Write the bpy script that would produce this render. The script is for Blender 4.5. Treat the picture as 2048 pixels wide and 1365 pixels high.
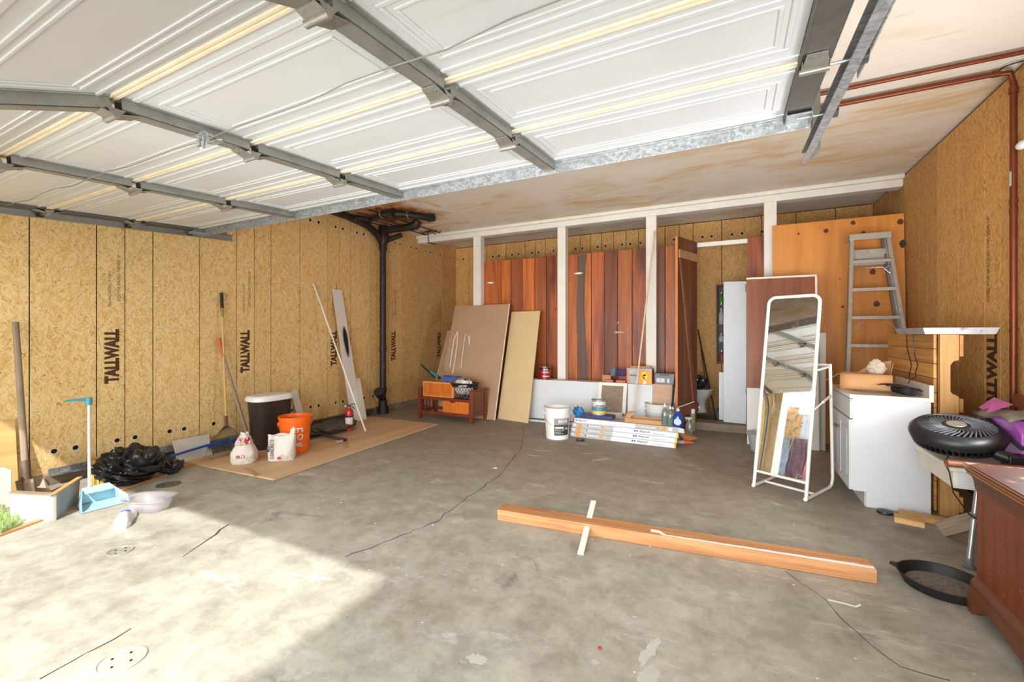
import bpy, bmesh, math, random
from mathutils import Vector, Matrix
R = random.Random(7)
S = bpy.context.scene
for o in list(bpy.data.objects): bpy.data.objects.remove(o)
C = S.collection
# ---------------- camera, sky, sun, exposure ----------------
EYE = 1.22
cam = bpy.data.objects.new('camera', bpy.data.cameras.new('camera')); C.objects.link(cam)
cam.location = (0, 0, EYE); cam.rotation_euler = (math.pi/2, 0, math.radians(27.1))
cam.data.sensor_width = 36; cam.data.lens = 36*873/2048; cam.data.clip_start = .02
cam.data.shift_y = -14.5/2048
S.camera = cam
S.view_settings.view_transform = 'Standard'; S.view_settings.look = 'None'
S.view_settings.gamma = 1; S.view_settings.use_curve_mapping = False
S.view_settings.exposure = 0.0
W = bpy.data.worlds.new('sky'); S.world = W; W.use_nodes = True
wn = W.node_tree; wn.nodes.clear()
wo = wn.nodes.new('ShaderNodeOutputWorld'); bgd = wn.nodes.new('ShaderNodeBackground')
bgd.inputs[0].default_value = (.93, .97, 1, 1); bgd.inputs[1].default_value = 4.4
wn.links.new(bgd.outputs[0], wo.inputs[0])
sl = bpy.data.lights.new('sun', 'SUN'); sl.energy = 5.8; sl.angle = math.radians(.9); sl.color = (1, .96, .92)
sun = bpy.data.objects.new('sun', sl); C.objects.link(sun)
sun.rotation_euler = Vector((-.5, .87, -1)).to_track_quat('-Z', 'Y').to_euler()
def lamp(name, loc, d, size, e, col=(.93, .96, 1)):
    l = bpy.data.lights.new(name, 'AREA'); l.shape = 'RECTANGLE'; l.size, l.size_y = size; l.energy = e; l.color = col
    o = bpy.data.objects.new(name, l); C.objects.link(o); o.location = loc
    o.rotation_euler = Vector(d).to_track_quat('-Z', 'Y').to_euler(); return o
# unseen area lamps added to lift the dim interior; no real fixtures
lamp('added_doorway_fill', (-.75, .03, .95), (-.12, 1, .12), (3.6, 1.3), 75).data.spread = math.radians(95)
lamp('added_bounce_fill', (1.40, 2.80, 1.0), (-.9, .12, .62), (.3, .5), 44)
# ---------------- geometry helpers ----------------
def at(u, v, X=None, Y=None, Z=None):
    a = (u-1024)/873; b = (668-v)/873
    d = Vector((-.4555+.8902*a, .8902+.4555*a, b))
    t = X/d.x if X is not None else Y/d.y if Y is not None else (Z-EYE)/d.z
    return Vector((0, 0, EYE)) + d*t
PW = {}
def V(*a): return Vector(a)
def frame(loc, rz=0, rx=0, ry=0):
    return Matrix.Translation(Vector(loc)) @ Matrix.Rotation(rz, 4, 'Z') @ Matrix.Rotation(ry, 4, 'Y') @ Matrix.Rotation(rx, 4, 'X')
def axes(o, x, y, z=None):
    x = Vector(x).normalized(); y = Vector(y); y = (y-x*y.dot(x)).normalized(); z = x.cross(y)
    m = Matrix((x, y, z)).transposed().to_4x4(); m.translation = Vector(o); return m
def setp(o, label, cat, group=None, kind=None):
    if label: o['label'] = label
    if cat: o['category'] = cat
    if group: o['group'] = group
    if kind: o['kind'] = kind
    return o
def thing(name, label, cat, loc=(0, 0, 0), rz=0, group=None, kind=None):
    o = bpy.data.objects.new(name, None); C.objects.link(o); o.empty_display_size = .05
    o.location = loc; o.rotation_euler = (0, 0, rz); PW[o.name] = frame(loc, rz)
    return setp(o, label, cat, group, kind)
class B:
    def __init__(s, fr=None): s.bm = bmesh.new(); s.f = fr or Matrix()
    def add(s, vs, fs):
        vv = [s.bm.verts.new(s.f @ Vector(v)) for v in vs]
        for f in fs:
            try: s.bm.faces.new([vv[i] for i in f])
            except ValueError: pass
        return s
    def box(s, c, d, M=None):
        x, y, z = [k/2 for k in d]; M = M or Matrix(); c = Vector(c)
        vs = [M @ (c+Vector((i*x, j*y, k*z))) for i in (-1, 1) for j in (-1, 1) for k in (-1, 1)]
        return s.add(vs, [(0, 1, 3, 2), (4, 6, 7, 5), (0, 4, 5, 1), (2, 3, 7, 6), (0, 2, 6, 4), (1, 5, 7, 3)])
    def b2(s, lo, hi): return s.box([(a+b)/2 for a, b in zip(lo, hi)], [b-a for a, b in zip(lo, hi)])
    def poly(s, pts, vec):
        n = len(pts); vec = Vector(vec); pts = [Vector(p) for p in pts]
        return s.add(pts+[p+vec for p in pts], [tuple(range(n))[::-1], tuple(range(n, 2*n))]+[(i, (i+1) % n, n+(i+1) % n, n+i) for i in range(n)])
    def quad(s, p, th):
        p = [Vector(q) for q in p]; n = (p[1]-p[0]).cross(p[-1]-p[0]).normalized()
        return s.poly(p, -n*th)
    def bar(s, p, q, w, h, up=(0, 0, 1)):
        p, q = Vector(p), Vector(q); d = (q-p).normalized(); up = Vector(up)
        if abs(d.dot(up.normalized())) > .98: up = V(0, 1, 0)
        x = d.cross(up).normalized(); y = x.cross(d)
        c = [x*i*w/2+y*j*h/2 for i, j in ((-1, -1), (1, -1), (1, 1), (-1, 1))]
        return s.poly([p+k for k in c], q-p)
    def tube(s, pts, r, seg=10, closed=False):
        pts = [Vector(p) for p in pts]; n = len(pts); rings = []; rr = r if isinstance(r, (list, tuple)) else [r]*n
        prev = None
        for i, p in enumerate(pts):
            a = pts[i-1] if (i > 0 or closed) else p; b = pts[(i+1) % n] if (i < n-1 or closed) else p
            t = (b-a).normalized()
            if prev is None: x = t.orthogonal().normalized()
            else: x = (prev-t*prev.dot(t)).normalized()
            prev = x; y = t.cross(x)
            rings.append([p+(x*math.cos(k*math.tau/seg)+y*math.sin(k*math.tau/seg))*rr[i] for k in range(seg)])
        vs = [v for r_ in rings for v in r_]; fs = []
        for i in range(n if closed else n-1):
            j = (i+1) % n
            for k in range(seg): fs.append((i*seg+k, i*seg+(k+1) % seg, j*seg+(k+1) % seg, j*seg+k))
        if not closed: fs += [tuple(range(seg))[::-1], tuple(range((n-1)*seg, n*seg))]
        return s.add(vs, fs)
    def lathe(s, c, prof, seg=24, sx=1, sy=1, M=None, cap=True, rnd=0):
        c = Vector(c); M = M or Matrix(); vs = []; fs = []; n = len(prof)
        for r, z in prof:
            for k in range(seg):
                a = k*math.tau/seg; vs.append(c+M @ Vector((r*sx*math.cos(a), r*sy*math.sin(a), z)))
        for i in range(n-1):
            for k in range(seg): fs.append((i*seg+k, i*seg+(k+1) % seg, (i+1)*seg+(k+1) % seg, (i+1)*seg+k))
        if cap: fs += [tuple(range(seg))[::-1], tuple(range((n-1)*seg, n*seg))]
        return s.add(vs, fs)
    def sup(s, c, prof, ex=4, seg=32, sx=1, sy=1, M=None):   # lathe with a squarish cross-section
        c = Vector(c); vs = []; fs = []; n = len(prof); M = M or Matrix()
        for r, z in prof:
            for k in range(seg):
                a = k*math.tau/seg; q = (abs(math.cos(a))**ex+abs(math.sin(a))**ex)**(-1/ex)
                vs.append(c+M @ Vector((r*sx*q*math.cos(a), r*sy*q*math.sin(a), z)))
        for i in range(n-1):
            for k in range(seg): fs.append((i*seg+k, i*seg+(k+1) % seg, (i+1)*seg+(k+1) % seg, (i+1)*seg+k))
        fs += [tuple(range(seg))[::-1], tuple(range((n-1)*seg, n*seg))]
        return s.add(vs, fs)
    def grid(s, nx, ny, fn):
        vs = [fn(i/nx, j/ny) for j in range(ny+1) for i in range(nx+1)]
        return s.add(vs, [(j*(nx+1)+i, j*(nx+1)+i+1, (j+1)*(nx+1)+i+1, (j+1)*(nx+1)+i) for j in range(ny) for i in range(nx)])
    def out(s, name, mat, parent=None, bev=0, smooth=False, keep=False, solid=0, kind=None, sub=0):
        bm = s.bm; bmesh.ops.recalc_face_normals(bm, faces=bm.faces[:])
        me = bpy.data.meshes.new(name)
        o = bpy.data.objects.new(name, me)
        if parent is not None:
            bm.transform(PW[parent.name].inverted()); o.parent = parent
        elif not keep:
            lo = [min(v.co[i] for v in bm.verts) for i in range(3)]; hi = [max(v.co[i] for v in bm.verts) for i in range(3)]
            c = V((lo[0]+hi[0])/2, (lo[1]+hi[1])/2, lo[2]); bm.transform(Matrix.Translation(-c)); o.location = c
        bm.to_mesh(me); bm.free()
        me.materials.append(mat); C.objects.link(o)
        PW[o.name] = PW[parent.name] if parent is not None else Matrix.Translation(o.location)
        if smooth:
            for p in me.polygons: p.use_smooth = True
            me.set_sharp_from_angle(angle=math.radians(38 if smooth is True else smooth))
        if solid: m = o.modifiers.new('s', 'SOLIDIFY'); m.thickness = solid; m.offset = 0
        if bev: m = o.modifiers.new('b', 'BEVEL'); m.width = bev; m.segments = 2; m.limit_method = 'ANGLE'
        if sub: m = o.modifiers.new('u', 'SUBSURF'); m.levels = m.render_levels = sub
        if kind: o['kind'] = kind
        return o
def board(name, p, q, w, h, mat, label=None, cat=None, up=(0, 0, 1), bev=.0015, parent=None, group=None, kind=None):
    """a straight stick; local x runs along it so the grain follows"""
    p, q = Vector(p), Vector(q); L = (q-p).length; x = (q-p)/L; up = Vector(up); y = up.cross(x).normalized(); z = x.cross(y)
    m = Matrix((x, y, z)).transposed().to_4x4(); m.translation = (p+q)/2
    b = B(); b.box((0, 0, 0), (L, w, h)); b = b.out(name, mat, None, bev, keep=True)
    if parent is not None: b.parent = parent; b.matrix_basis = PW[parent.name].inverted() @ m
    else: b.matrix_basis = m
    PW[b.name] = m
    return setp(b, label, cat, group, kind)
def rod(name, p, q, r, mat, label=None, cat=None, parent=None, r2=None, seg=12, group=None):
    p, q = Vector(p), Vector(q); x = (q-p).normalized(); y = x.orthogonal().normalized(); z = x.cross(y)
    m = Matrix((x, y, z)).transposed().to_4x4(); m.translation = p; L = (q-p).length
    b = B(); b.tube([(0, 0, 0), (L*.5, 0, 0), (L, 0, 0)], [r, (r+(r2 or r))/2, r2 or r], seg); b = b.out(name, mat, None, 0, True, keep=True)
    if parent is not None: b.parent = parent; b.matrix_basis = PW[parent.name].inverted() @ m
    else: b.matrix_basis = m
    PW[b.name] = m
    return setp(b, label, cat, group)
def text(s, size, mat, M, parent, name='lettering', sx=1, bold=0, ext=.0006, align='CENTER'):
    cu = bpy.data.curves.new('t', 'FONT'); cu.body = s; cu.size = size; cu.extrude = ext; cu.offset = bold; cu.resolution_u = 2
    cu.align_x = align; cu.align_y = 'CENTER'
    t = bpy.data.objects.new('t', cu); C.objects.link(t)
    bpy.context.view_layer.update()
    me = bpy.data.meshes.new_from_object(t.evaluated_get(bpy.context.evaluated_depsgraph_get()))
    bpy.data.objects.remove(t)
    me.transform(Matrix.Diagonal((sx, 1, 1, 1))); me.transform(M); me.transform(PW[parent.name].inverted())
    me.materials.clear(); me.materials.append(mat)
    o = bpy.data.objects.new(name, me); o.parent = parent; C.objects.link(o); PW[o.name] = PW[parent.name]; return o
def cyltext(s, size, mat, c, r, ang, z, parent, sx=1, bold=0, name='lettering'):
    """lettering wrapped round an upright cylinder, centred on direction ang"""
    o = text(s, size, mat, PW[parent.name], parent, name, sx, bold, .0006)
    for v in o.data.vertices:
        a = ang+v.co.x/r; rr = r+.001+v.co.z
        v.co = PW[parent.name].inverted() @ (Vector(c)+V(math.cos(a)*rr, math.sin(a)*rr, z+v.co.y))
    return o
def copy_tree(o, parent=None):
    c = o.copy(); C.objects.link(c); c.parent = parent; PW[c.name] = PW[o.name]
    for ch in list(o.children): copy_tree(ch, c)
    return c
# ---------------- materials ----------------
def nm(name):
    m = bpy.data.materials.new(name); m.use_nodes = True; t = m.node_tree; t.nodes.clear()
    o = t.nodes.new('ShaderNodeOutputMaterial'); p = t.nodes.new('ShaderNodeBsdfPrincipled'); t.links.new(p.outputs[0], o.inputs[0])
    return m, t, p, o
def N(t, k, ins=None, **pr):
    n = t.nodes.new('ShaderNode'+k)
    for a, b in pr.items(): setattr(n, a, b)
    for a, b in (ins or {}).items():
        if isinstance(b, bpy.types.NodeSocket): t.links.new(b, n.inputs[a])
        else: n.inputs[a].default_value = b
    return n
def c4(c): return (c[0], c[1], c[2], 1)
def srgb(*c): return tuple(((x/255)/12.92 if x <= 10 else (((x/255)+.055)/1.055)**2.4) for x in c)
def mix(t, f, a, b, mode='MIX'):
    n = t.nodes.new('ShaderNodeMix'); n.data_type = 'RGBA'; n.blend_type = mode
    for i, x in ((0, f), (6, a), (7, b)):
        if isinstance(x, bpy.types.NodeSocket): t.links.new(x, n.inputs[i])
        else: n.inputs[i].default_value = x if i == 0 else c4(x)
    return n.outputs[2]
def ramp(t, f, stops):
    n = t.nodes.new('ShaderNodeValToRGB'); t.links.new(f, n.inputs[0]); e = n.color_ramp.elements
    while len(e) < len(stops): e.new(.5)
    for i, (p, c) in enumerate(stops): e[i].position = p; e[i].color = c4(c) if isinstance(c, tuple) else (c, c, c, 1)
    return n.outputs[0]
def step(t, f, a, b):
    n = N(t, 'MapRange', {0: f, 1: a, 2: b, 3: 0., 4: 1.}); return n.outputs[0]
def bump(t, p, h, s, d=.002):
    b = N(t, 'Bump', {'Strength': s, 'Distance': d, 'Height': h}); t.links.new(b.outputs[0], p.inputs['Normal'])
def noise(t, v, sc, det=3, ro=.55, dist=0):
    return N(t, 'TexNoise', {'Vector': v, 'Scale': sc, 'Detail': det, 'Roughness': ro, 'Distortion': dist}).outputs[0]
MC = {}
def P(name, col, rough=.55, metal=0., var=.12, sc=8, bp=.0, dirt=None, trans=0, alpha=1, spec=.5, coat=0, emit=0):
    if name in MC: return MC[name]
    m, t, p, o = nm(name); v = N(t, 'TexCoord').outputs['Object']
    n = noise(t, v, sc, 4)
    dk = tuple(x*(1-var) for x in col); lt = tuple(min(1, x*(1+var)) for x in col)
    c = ramp(t, n, [(.3, dk), (.7, lt)])
    if dirt:
        n2 = noise(t, v, dirt[1], 6, .65); c = mix(t, step(t, n2, dirt[2], dirt[2]+.08), c, dirt[0])
    t.links.new(c, p.inputs['Base Color'])
    p.inputs['Roughness'].default_value = rough; p.inputs['Metallic'].default_value = metal
    p.inputs['Transmission Weight'].default_value = trans; p.inputs['Alpha'].default_value = alpha
    p.inputs['Specular IOR Level'].default_value = spec; p.inputs['Coat Weight'].default_value = coat
    if bp: bump(t, p, noise(t, v, sc*6, 3), bp)
    MC[name] = m; return m
def wood(name, c1, c2, ax='x', sc=1., rough=.55, knots=None, c3=None, bp=.15, coat=0, per=False):
    m, t, p, o = nm(name); tc = N(t, 'TexCoord')
    v = tc.outputs['Object']
    if per:
        oi = N(t, 'ObjectInfo'); v = N(t, 'VectorMath', {0: v, 1: N(t, 'CombineXYZ', {0: N(t, 'Math', {0: oi.outputs['Random'], 1: 37.}, operation='MULTIPLY').outputs[0], 1: N(t, 'Math', {0: oi.outputs['Random'], 1: 11.}, operation='MULTIPLY').outputs[0]}).outputs[0]}).outputs[0]
    s = {'x': (1.2, 22, 22), 'y': (22, 1.2, 22), 'z': (22, 22, 1.2)}[ax]
    mp = N(t, 'Mapping', {'Vector': v, 'Scale': tuple(k*sc for k in s)}).outputs[0]
    n1 = noise(t, mp, 1, 5, .6, 1.2)
    c = ramp(t, n1, [(.3, c2), (.55, c1), (.8, tuple(min(1, k*1.18) for k in c1))])
    mp2 = N(t, 'Mapping', {'Vector': v, 'Scale': tuple(k*sc*5 if k > 2 else k*sc*2 for k in s)}).outputs[0]
    n2 = noise(t, mp2, 1, 2)
    c = mix(t, .35, c, ramp(t, n2, [(.35, c2), (.6, c1)]))
    if c3:
        mp3 = N(t, 'Mapping', {'Vector': v, 'Scale': tuple(k*.25 if k > 2 else k*.6 for k in s)}).outputs[0]
        c = mix(t, step(t, noise(t, mp3, 1, 2, .5, .6), .5, .68), c, c3)
    if knots:
        vo = N(t, 'TexVoronoi', {'Vector': v, 'Scale': knots[0], 'Randomness': 1.}); d = N(t, 'Math', {0: vo.outputs[0], 1: noise(t, v, 20)}, operation='MULTIPLY_ADD'); d.inputs[2].default_value = 0
        c = mix(t, step(t, vo.outputs[0], knots[1], knots[1]*.6), c, knots[2])
    if per:
        hs = N(t, 'HueSaturation', {'Color': c, 'Value': N(t, 'MapRange', {0: oi.outputs['Random'], 3: .72, 4: 1.25}).outputs[0]}); c = hs.outputs[0]
    t.links.new(c, p.inputs['Base Color']); p.inputs['Roughness'].default_value = rough; p.inputs['Coat Weight'].default_value = coat; p.inputs['Coat Roughness'].default_value = .25
    bump(t, p, n2, bp, .001); return m
def osb(name, mid, light, dark, red):
    m, t, p, o = nm(name); g = N(t, 'NewGeometry'); sp = N(t, 'SeparateXYZ', {0: g.outputs['Position']})
    a = N(t, 'Math', {0: sp.outputs[0], 1: sp.outputs[1]}, operation='ADD').outputs[0]
    v = N(t, 'CombineXYZ', {0: a, 1: sp.outputs[2], 2: 0.}).outputs[0]
    d = N(t, 'TexNoise', {'Vector': v, 'Scale': 5., 'Detail': 2.}).outputs[1]
    v = N(t, 'VectorMath', {0: v, 1: N(t, 'VectorMath', {0: d, 'Scale': .10}, operation='SCALE').outputs[0]}).outputs[0]
    def lay(ang, off, sc=1.):
        mp = N(t, 'Mapping', {'Vector': v, 'Rotation': (0, 0, math.radians(ang)), 'Location': (off, off*2, 0)}).outputs[0]
        mp = N(t, 'Mapping', {'Vector': mp, 'Scale': (84*sc, 14*sc, 1)}).outputs[0]
        vo = N(t, 'TexVoronoi', {'Vector': mp, 'Scale': 1.}, voronoi_dimensions='2D')
        f = noise(t, mp, 1.2, 3, .6); s2 = N(t, 'SeparateColor', {0: vo.outputs[1]})
        e = N(t, 'Math', {0: s2.outputs[0], 1: N(t, 'Math', {0: f, 1: .7}, operation='MULTIPLY').outputs[0]}, operation='ADD').outputs[0]
        return e, s2.outputs[1]
    v1, m1 = lay(25, 0); v2, m2 = lay(-38, 3); v3, m3 = lay(-8, 7, .8)
    def sel(f, x, y):
        k = N(t, 'Math', {0: f, 1: .5}, operation='GREATER_THAN').outputs[0]
        n = t.nodes.new('ShaderNodeMix'); t.links.new(k, n.inputs[0]); t.links.new(x, n.inputs[2]); t.links.new(y, n.inputs[3]); return n.outputs[0]
    val = sel(m2, v1, sel(m3, v2, v3))
    c = ramp(t, val, [(.10, dark), (.34, mid), (.75, tuple((x+y)/2 for x, y in zip(mid, light))), (1.25, light)] if 0 else [(.08, tuple((x+y)/2 for x, y in zip(mid, dark))), (.5, mid), (1.15, light)][:2]+[(1, tuple(x*.35+y*.65 for x, y in zip(mid, light)))])
    c = mix(t, .15, c, mid)
    c = mix(t, ramp(t, noise(t, v, 1.3, 3), [(.3, .0), (.75, .3)]), c, mid)
    for ang, off, th in ((33, 11, .645), (-52, 17, .645), (8, 23, .655), (-20, 41, .655), (60, 31, .66)):   # dark flakes
        mp = N(t, 'Mapping', {'Vector': N(t, 'Mapping', {'Vector': v, 'Rotation': (0, 0, math.radians(ang)), 'Location': (off, 0, 0)}).outputs[0], 'Scale': (150, 24, 1)}).outputs[0]
        c = mix(t, N(t, 'Math', {0: step(t, noise(t, mp, 1, 3, .55, 1.), th, th+.02), 1: .75}, operation='MULTIPLY').outputs[0], c, red)
    t.links.new(c, p.inputs['Base Color']); p.inputs['Roughness'].default_value = .75
    bump(t, p, val, .25, .0015); return m
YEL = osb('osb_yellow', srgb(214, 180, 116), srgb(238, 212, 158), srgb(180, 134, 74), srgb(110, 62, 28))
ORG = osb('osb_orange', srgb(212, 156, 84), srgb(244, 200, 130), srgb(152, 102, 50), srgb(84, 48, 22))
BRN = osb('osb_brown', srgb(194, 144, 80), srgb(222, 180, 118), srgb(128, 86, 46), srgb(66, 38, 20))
def concrete():
    m, t, p, o = nm('concrete_floor'); v = N(t, 'NewGeometry').outputs['Position']
    n1 = noise(t, v, .9, 7, .66, .2); n2 = noise(t, v, 6, 9, .74, .15); n3 = noise(t, v, 45, 4, .7)
    c = ramp(t, n1, [(.32, srgb(131, 122, 108)), (.5, srgb(163, 159, 145)), (.68, srgb(195, 190, 177))])
    c = mix(t, .55, c, ramp(t, n2, [(.3, srgb(113, 104, 90)), (.5, srgb(163, 159, 145)), (.72, srgb(206, 202, 188))]))
    sp = N(t, 'SeparateXYZ', {0: v})
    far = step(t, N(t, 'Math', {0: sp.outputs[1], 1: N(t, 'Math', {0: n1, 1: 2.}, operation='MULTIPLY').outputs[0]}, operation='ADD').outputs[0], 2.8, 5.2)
    c = mix(t, N(t, 'Math', {0: far, 1: .6}, operation='MULTIPLY').outputs[0], c, srgb(122, 104, 83))      # browner towards the far end of the slab
    c = mix(t, step(t, noise(t, v, 1.7, 9, .74, .5), .60, .72), c, srgb(108, 99, 88), 'MIX')
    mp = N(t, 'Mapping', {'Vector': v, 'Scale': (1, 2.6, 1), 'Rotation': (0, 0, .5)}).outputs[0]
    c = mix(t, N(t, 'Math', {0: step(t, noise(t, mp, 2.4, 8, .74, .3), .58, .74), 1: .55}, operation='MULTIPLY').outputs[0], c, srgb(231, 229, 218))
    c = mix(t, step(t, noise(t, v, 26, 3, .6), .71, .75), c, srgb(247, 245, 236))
    c = mix(t, N(t, 'Math', {0: step(t, n3, .6, .8), 1: .4}, operation='MULTIPLY').outputs[0], c, srgb(106, 99, 88))
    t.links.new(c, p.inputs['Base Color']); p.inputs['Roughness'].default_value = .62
    bump(t, p, n2, .35, .004); return m
CONC = concrete()
def ceilmat():
    m, t, p, o = nm('whitewashed_plywood'); v = N(t, 'NewGeometry').outputs['Position']
    mp = N(t, 'Mapping', {'Vector': v, 'Scale': (.9, 3.2, 1), 'Rotation': (0, 0, -.25)}).outputs[0]
    c = ramp(t, noise(t, mp, 1.5, 6, .6, 1.2), [(.36, srgb(232, 222, 205)), (.5, srgb(222, 205, 178)), (.6, srgb(214, 180, 130)), (.72, srgb(206, 162, 104))])
    c = mix(t, ramp(t, noise(t, v, 1.0, 4, .5, .5), [(.42, 1.), (.58, .2)]), c, srgb(228, 220, 206))
    mp2 = N(t, 'Mapping', {'Vector': v, 'Scale': (3, 26, 1), 'Rotation': (0, 0, -.12)}).outputs[0]
    c = mix(t, N(t, 'Math', {0: step(t, noise(t, mp2, 1, 4, .6, .9), .62, .74), 1: .5}, operation='MULTIPLY').outputs[0], c, srgb(180, 138, 86))
    # rust coloured leak round the old drain connections
    sp = N(t, 'VectorMath', {0: v, 1: (-4.3, 4.75, 2.92)}, operation='DISTANCE').outputs['Value']
    sp = N(t, 'Math', {0: sp, 1: N(t, 'Math', {0: noise(t, v, 3, 5, .7, 1), 1: 1.2}, operation='MULTIPLY').outputs[0]}, operation='ADD').outputs[0]
    c = mix(t, ramp(t, sp, [(.0, 0.), (.05, 0.)]), c, c)
    c = mix(t, step(t, sp, 1.35, .95), c, srgb(176, 112, 50)); c = mix(t, step(t, sp, 1.0, .8), c, srgb(96, 52, 22))
    t.links.new(c, p.inputs['Base Color']); p.inputs['Roughness'].default_value = .8; bump(t, p, noise(t, mp2, 1, 3), .2, .002); return m
CEIL = ceilmat()
def galv(name, base, spangle=.3, rough=.38):
    m, t, p, o = nm(name); v = N(t, 'TexCoord').outputs['Object']
    vo = N(t, 'TexVoronoi', {'Vector': N(t, 'Mapping', {'Vector': v, 'Scale': (70, 90, 90)}).outputs[0], 'Scale': 1.})
    b = tuple(x*(1-spangle) for x in base); l = tuple(min(1, x*(1+spangle)) for x in base)
    c = ramp(t, N(t, 'SeparateColor', {0: vo.outputs[1]}).outputs[0], [(0, b), (1, l)])
    c = mix(t, step(t, noise(t, v, 9, 5), .5, .8), c, tuple(x*.7 for x in base))
    t.links.new(c, p.inputs['Base Color']); p.inputs['Metallic'].default_value = .55; p.inputs['Roughness'].default_value = rough; return m
GALV = galv('galvanised_steel', srgb(160, 163, 163), .3); STEEL = galv('dull_steel', srgb(150, 150, 143), .05, .45)
DSTEEL = galv('dark_steel', srgb(104, 102, 96), .1, .4)
DOORW = P('door_white_enamel', srgb(198, 199, 197), .35, var=.03, sc=3)
CREAM = P('cream_vinyl', srgb(222, 206, 176), .5, var=.08, sc=12)
WPAINT = P('white_painted_wood', srgb(226, 220, 208), .55, var=.05, sc=6, dirt=(srgb(170, 150, 125), 14, .68), bp=.1)
RED = [wood('redwood_%d' % i, srgb(*a), srgb(*b), 'z', .7, .55, (3.2, .05, srgb(50, 18, 8)), srgb(*c), coat=.08, per=True) for i, (a, b, c) in enumerate((
    ((178, 92, 38), (126, 58, 24), (108, 46, 20)), ((194, 108, 44), (146, 70, 26), (150, 72, 30)), ((146, 74, 36), (102, 46, 22), (84, 38, 22))))]
SAP = wood('grey_sapwood', srgb(112, 84, 68), srgb(80, 56, 46), 'z', .8, .6, per=True)
PINE = wood('pine', srgb(214, 168, 106), srgb(176, 124, 66), 'x', .8, .6, (7, .06, srgb(90, 50, 22)))
FIR = wood('fir_beam', srgb(196, 142, 92), srgb(150, 92, 50), 'x', .9, .6, (2.6, .05, srgb(84, 50, 26)))
PLY = wood('orange_plywood', srgb(214, 142, 62), srgb(190, 112, 44), 'z', .16, .5, None, srgb(222, 150, 70))
MAH = wood('mahogany', srgb(126, 60, 26), srgb(86, 34, 12), 'z', .5, .42, coat=.12)
MAHY = wood('mahogany_along', srgb(110, 60, 34), srgb(70, 36, 20), 'y', .6, .45, coat=.1)
GREYW = wood('weathered_wood', srgb(156, 138, 116), srgb(112, 94, 74), 'x', 1.4, .75)
BAM = wood('orange_bamboo', srgb(214, 118, 38), srgb(160, 74, 20), 'z', 2.2, .4, coat=.3)
REDB = P('reddish_stain', srgb(112, 46, 26), .4, var=.2, coat=.3)
HARD = P('hardboard', srgb(176, 142, 112), .5, var=.06, sc=3, bp=.05)
TANB = P('tan_board', srgb(212, 184, 138), .6, var=.04, sc=3)
WHITE = P('white_laminate', srgb(204, 205, 206), .4, var=.02)
WMET = P('white_metal', srgb(228, 224, 214), .35, var=.03)
WPL = P('white_plastic', srgb(226, 224, 218), .4, var=.03, sc=10)
BLK = P('black_plastic', srgb(34, 33, 34), .38, var=.2)
BLKR = P('black_rubber', srgb(26, 25, 25), .6, var=.2)
CARD = P('cardboard', srgb(186, 138, 90), .75, var=.07, sc=5)
DARK = P('dark_gap', srgb(24, 16, 11), .9, var=.3)
INK = P('brown_ink', srgb(84, 54, 28), .8, var=.25, sc=60)
INKB = P('black_ink', srgb(38, 40, 44), .7)
# ---------------- the shell ----------------
LX, RX, BY, CH = -4.945, 1.60, 7.2, 2.92
def st(b, name, mat, parent=None, **k):
    o = b.out(name, mat, parent, **k)
    if parent is None: o['kind'] = 'structure'
    return o
floor = st(B().b2((LX-.2, -.1, -.12), (RX+.2, BY+.2, 0)), 'floor', CONC)
ceiling = st(B().b2((LX-.2, -.25, CH), (RX+.2, BY+.2, CH+.12)), 'ceiling', CEIL)
wl = st(B().b2((LX-.15, -.25, 0), (LX-.013, BY+.2, CH)), 'wall_left', DARK)
wr = st(B().b2((RX+.013, -.25, 0), (RX+.15, BY+.2, CH)), 'wall_right', DARK)
wb = st(B().b2((LX, BY+.013, 0), (RX, BY+.15, CH)), 'wall_back', DARK)
SID = P('outside_stucco', srgb(214, 206, 190), .85)
wf = st(B().b2((LX-.15, -.25, 2.19), (RX+.15, -.1, CH)).b2((LX-.15, -.25, 0), (-4.72, -.1, 2.19)).b2((.42, -.25, 0), (RX+.15, -.1, 2.19)), 'wall_front', SID)
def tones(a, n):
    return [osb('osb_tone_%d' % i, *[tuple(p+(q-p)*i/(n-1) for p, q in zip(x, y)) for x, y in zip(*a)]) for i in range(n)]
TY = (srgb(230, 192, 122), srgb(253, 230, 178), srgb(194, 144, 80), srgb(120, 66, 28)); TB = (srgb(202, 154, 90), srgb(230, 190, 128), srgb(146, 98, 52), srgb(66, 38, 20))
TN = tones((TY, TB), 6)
def panels(wall, edges, mk, mats):
    for i in range(len(edges)-1):
        a, b = edges[i]+.0042, edges[i+1]-.0042
        lo, hi = mk(a, b); B().b2(lo, hi).out('osb_panel', mats(i, (a+b)/2), wall)
le = [-.1, .32, .73, 1.328, 1.733, 1.932, 2.147, 2.553, 2.93, 3.134, 3.335, 3.726, 4.148, 4.35, 4.547, 4.935, 5.233, 5.322, 5.64, 6.052, 6.553, 6.77, 7.2]
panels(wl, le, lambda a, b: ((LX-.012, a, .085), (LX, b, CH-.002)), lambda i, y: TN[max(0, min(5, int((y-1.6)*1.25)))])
be = [LX, -4.627, -4.231, -3.814, -3.412, -3.214, -3.013, -2.785, -2.373, -2.188, -1.994, -1.796, -1.591, -1.391, -1.189, -.984, -.777, -.576, -.183, .33, .75, 1.2, RX]
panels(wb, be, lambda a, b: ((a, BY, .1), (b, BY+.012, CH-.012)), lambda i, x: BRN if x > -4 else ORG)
re_ = [-.1, .6, 1.4, 2.2, 3.0, 3.55, 3.84, 3.942, 4.142, 4.349, 4.768, 5.178, 5.405, 5.617, 6.0, 6.5, 6.85, 7.2]
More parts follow.
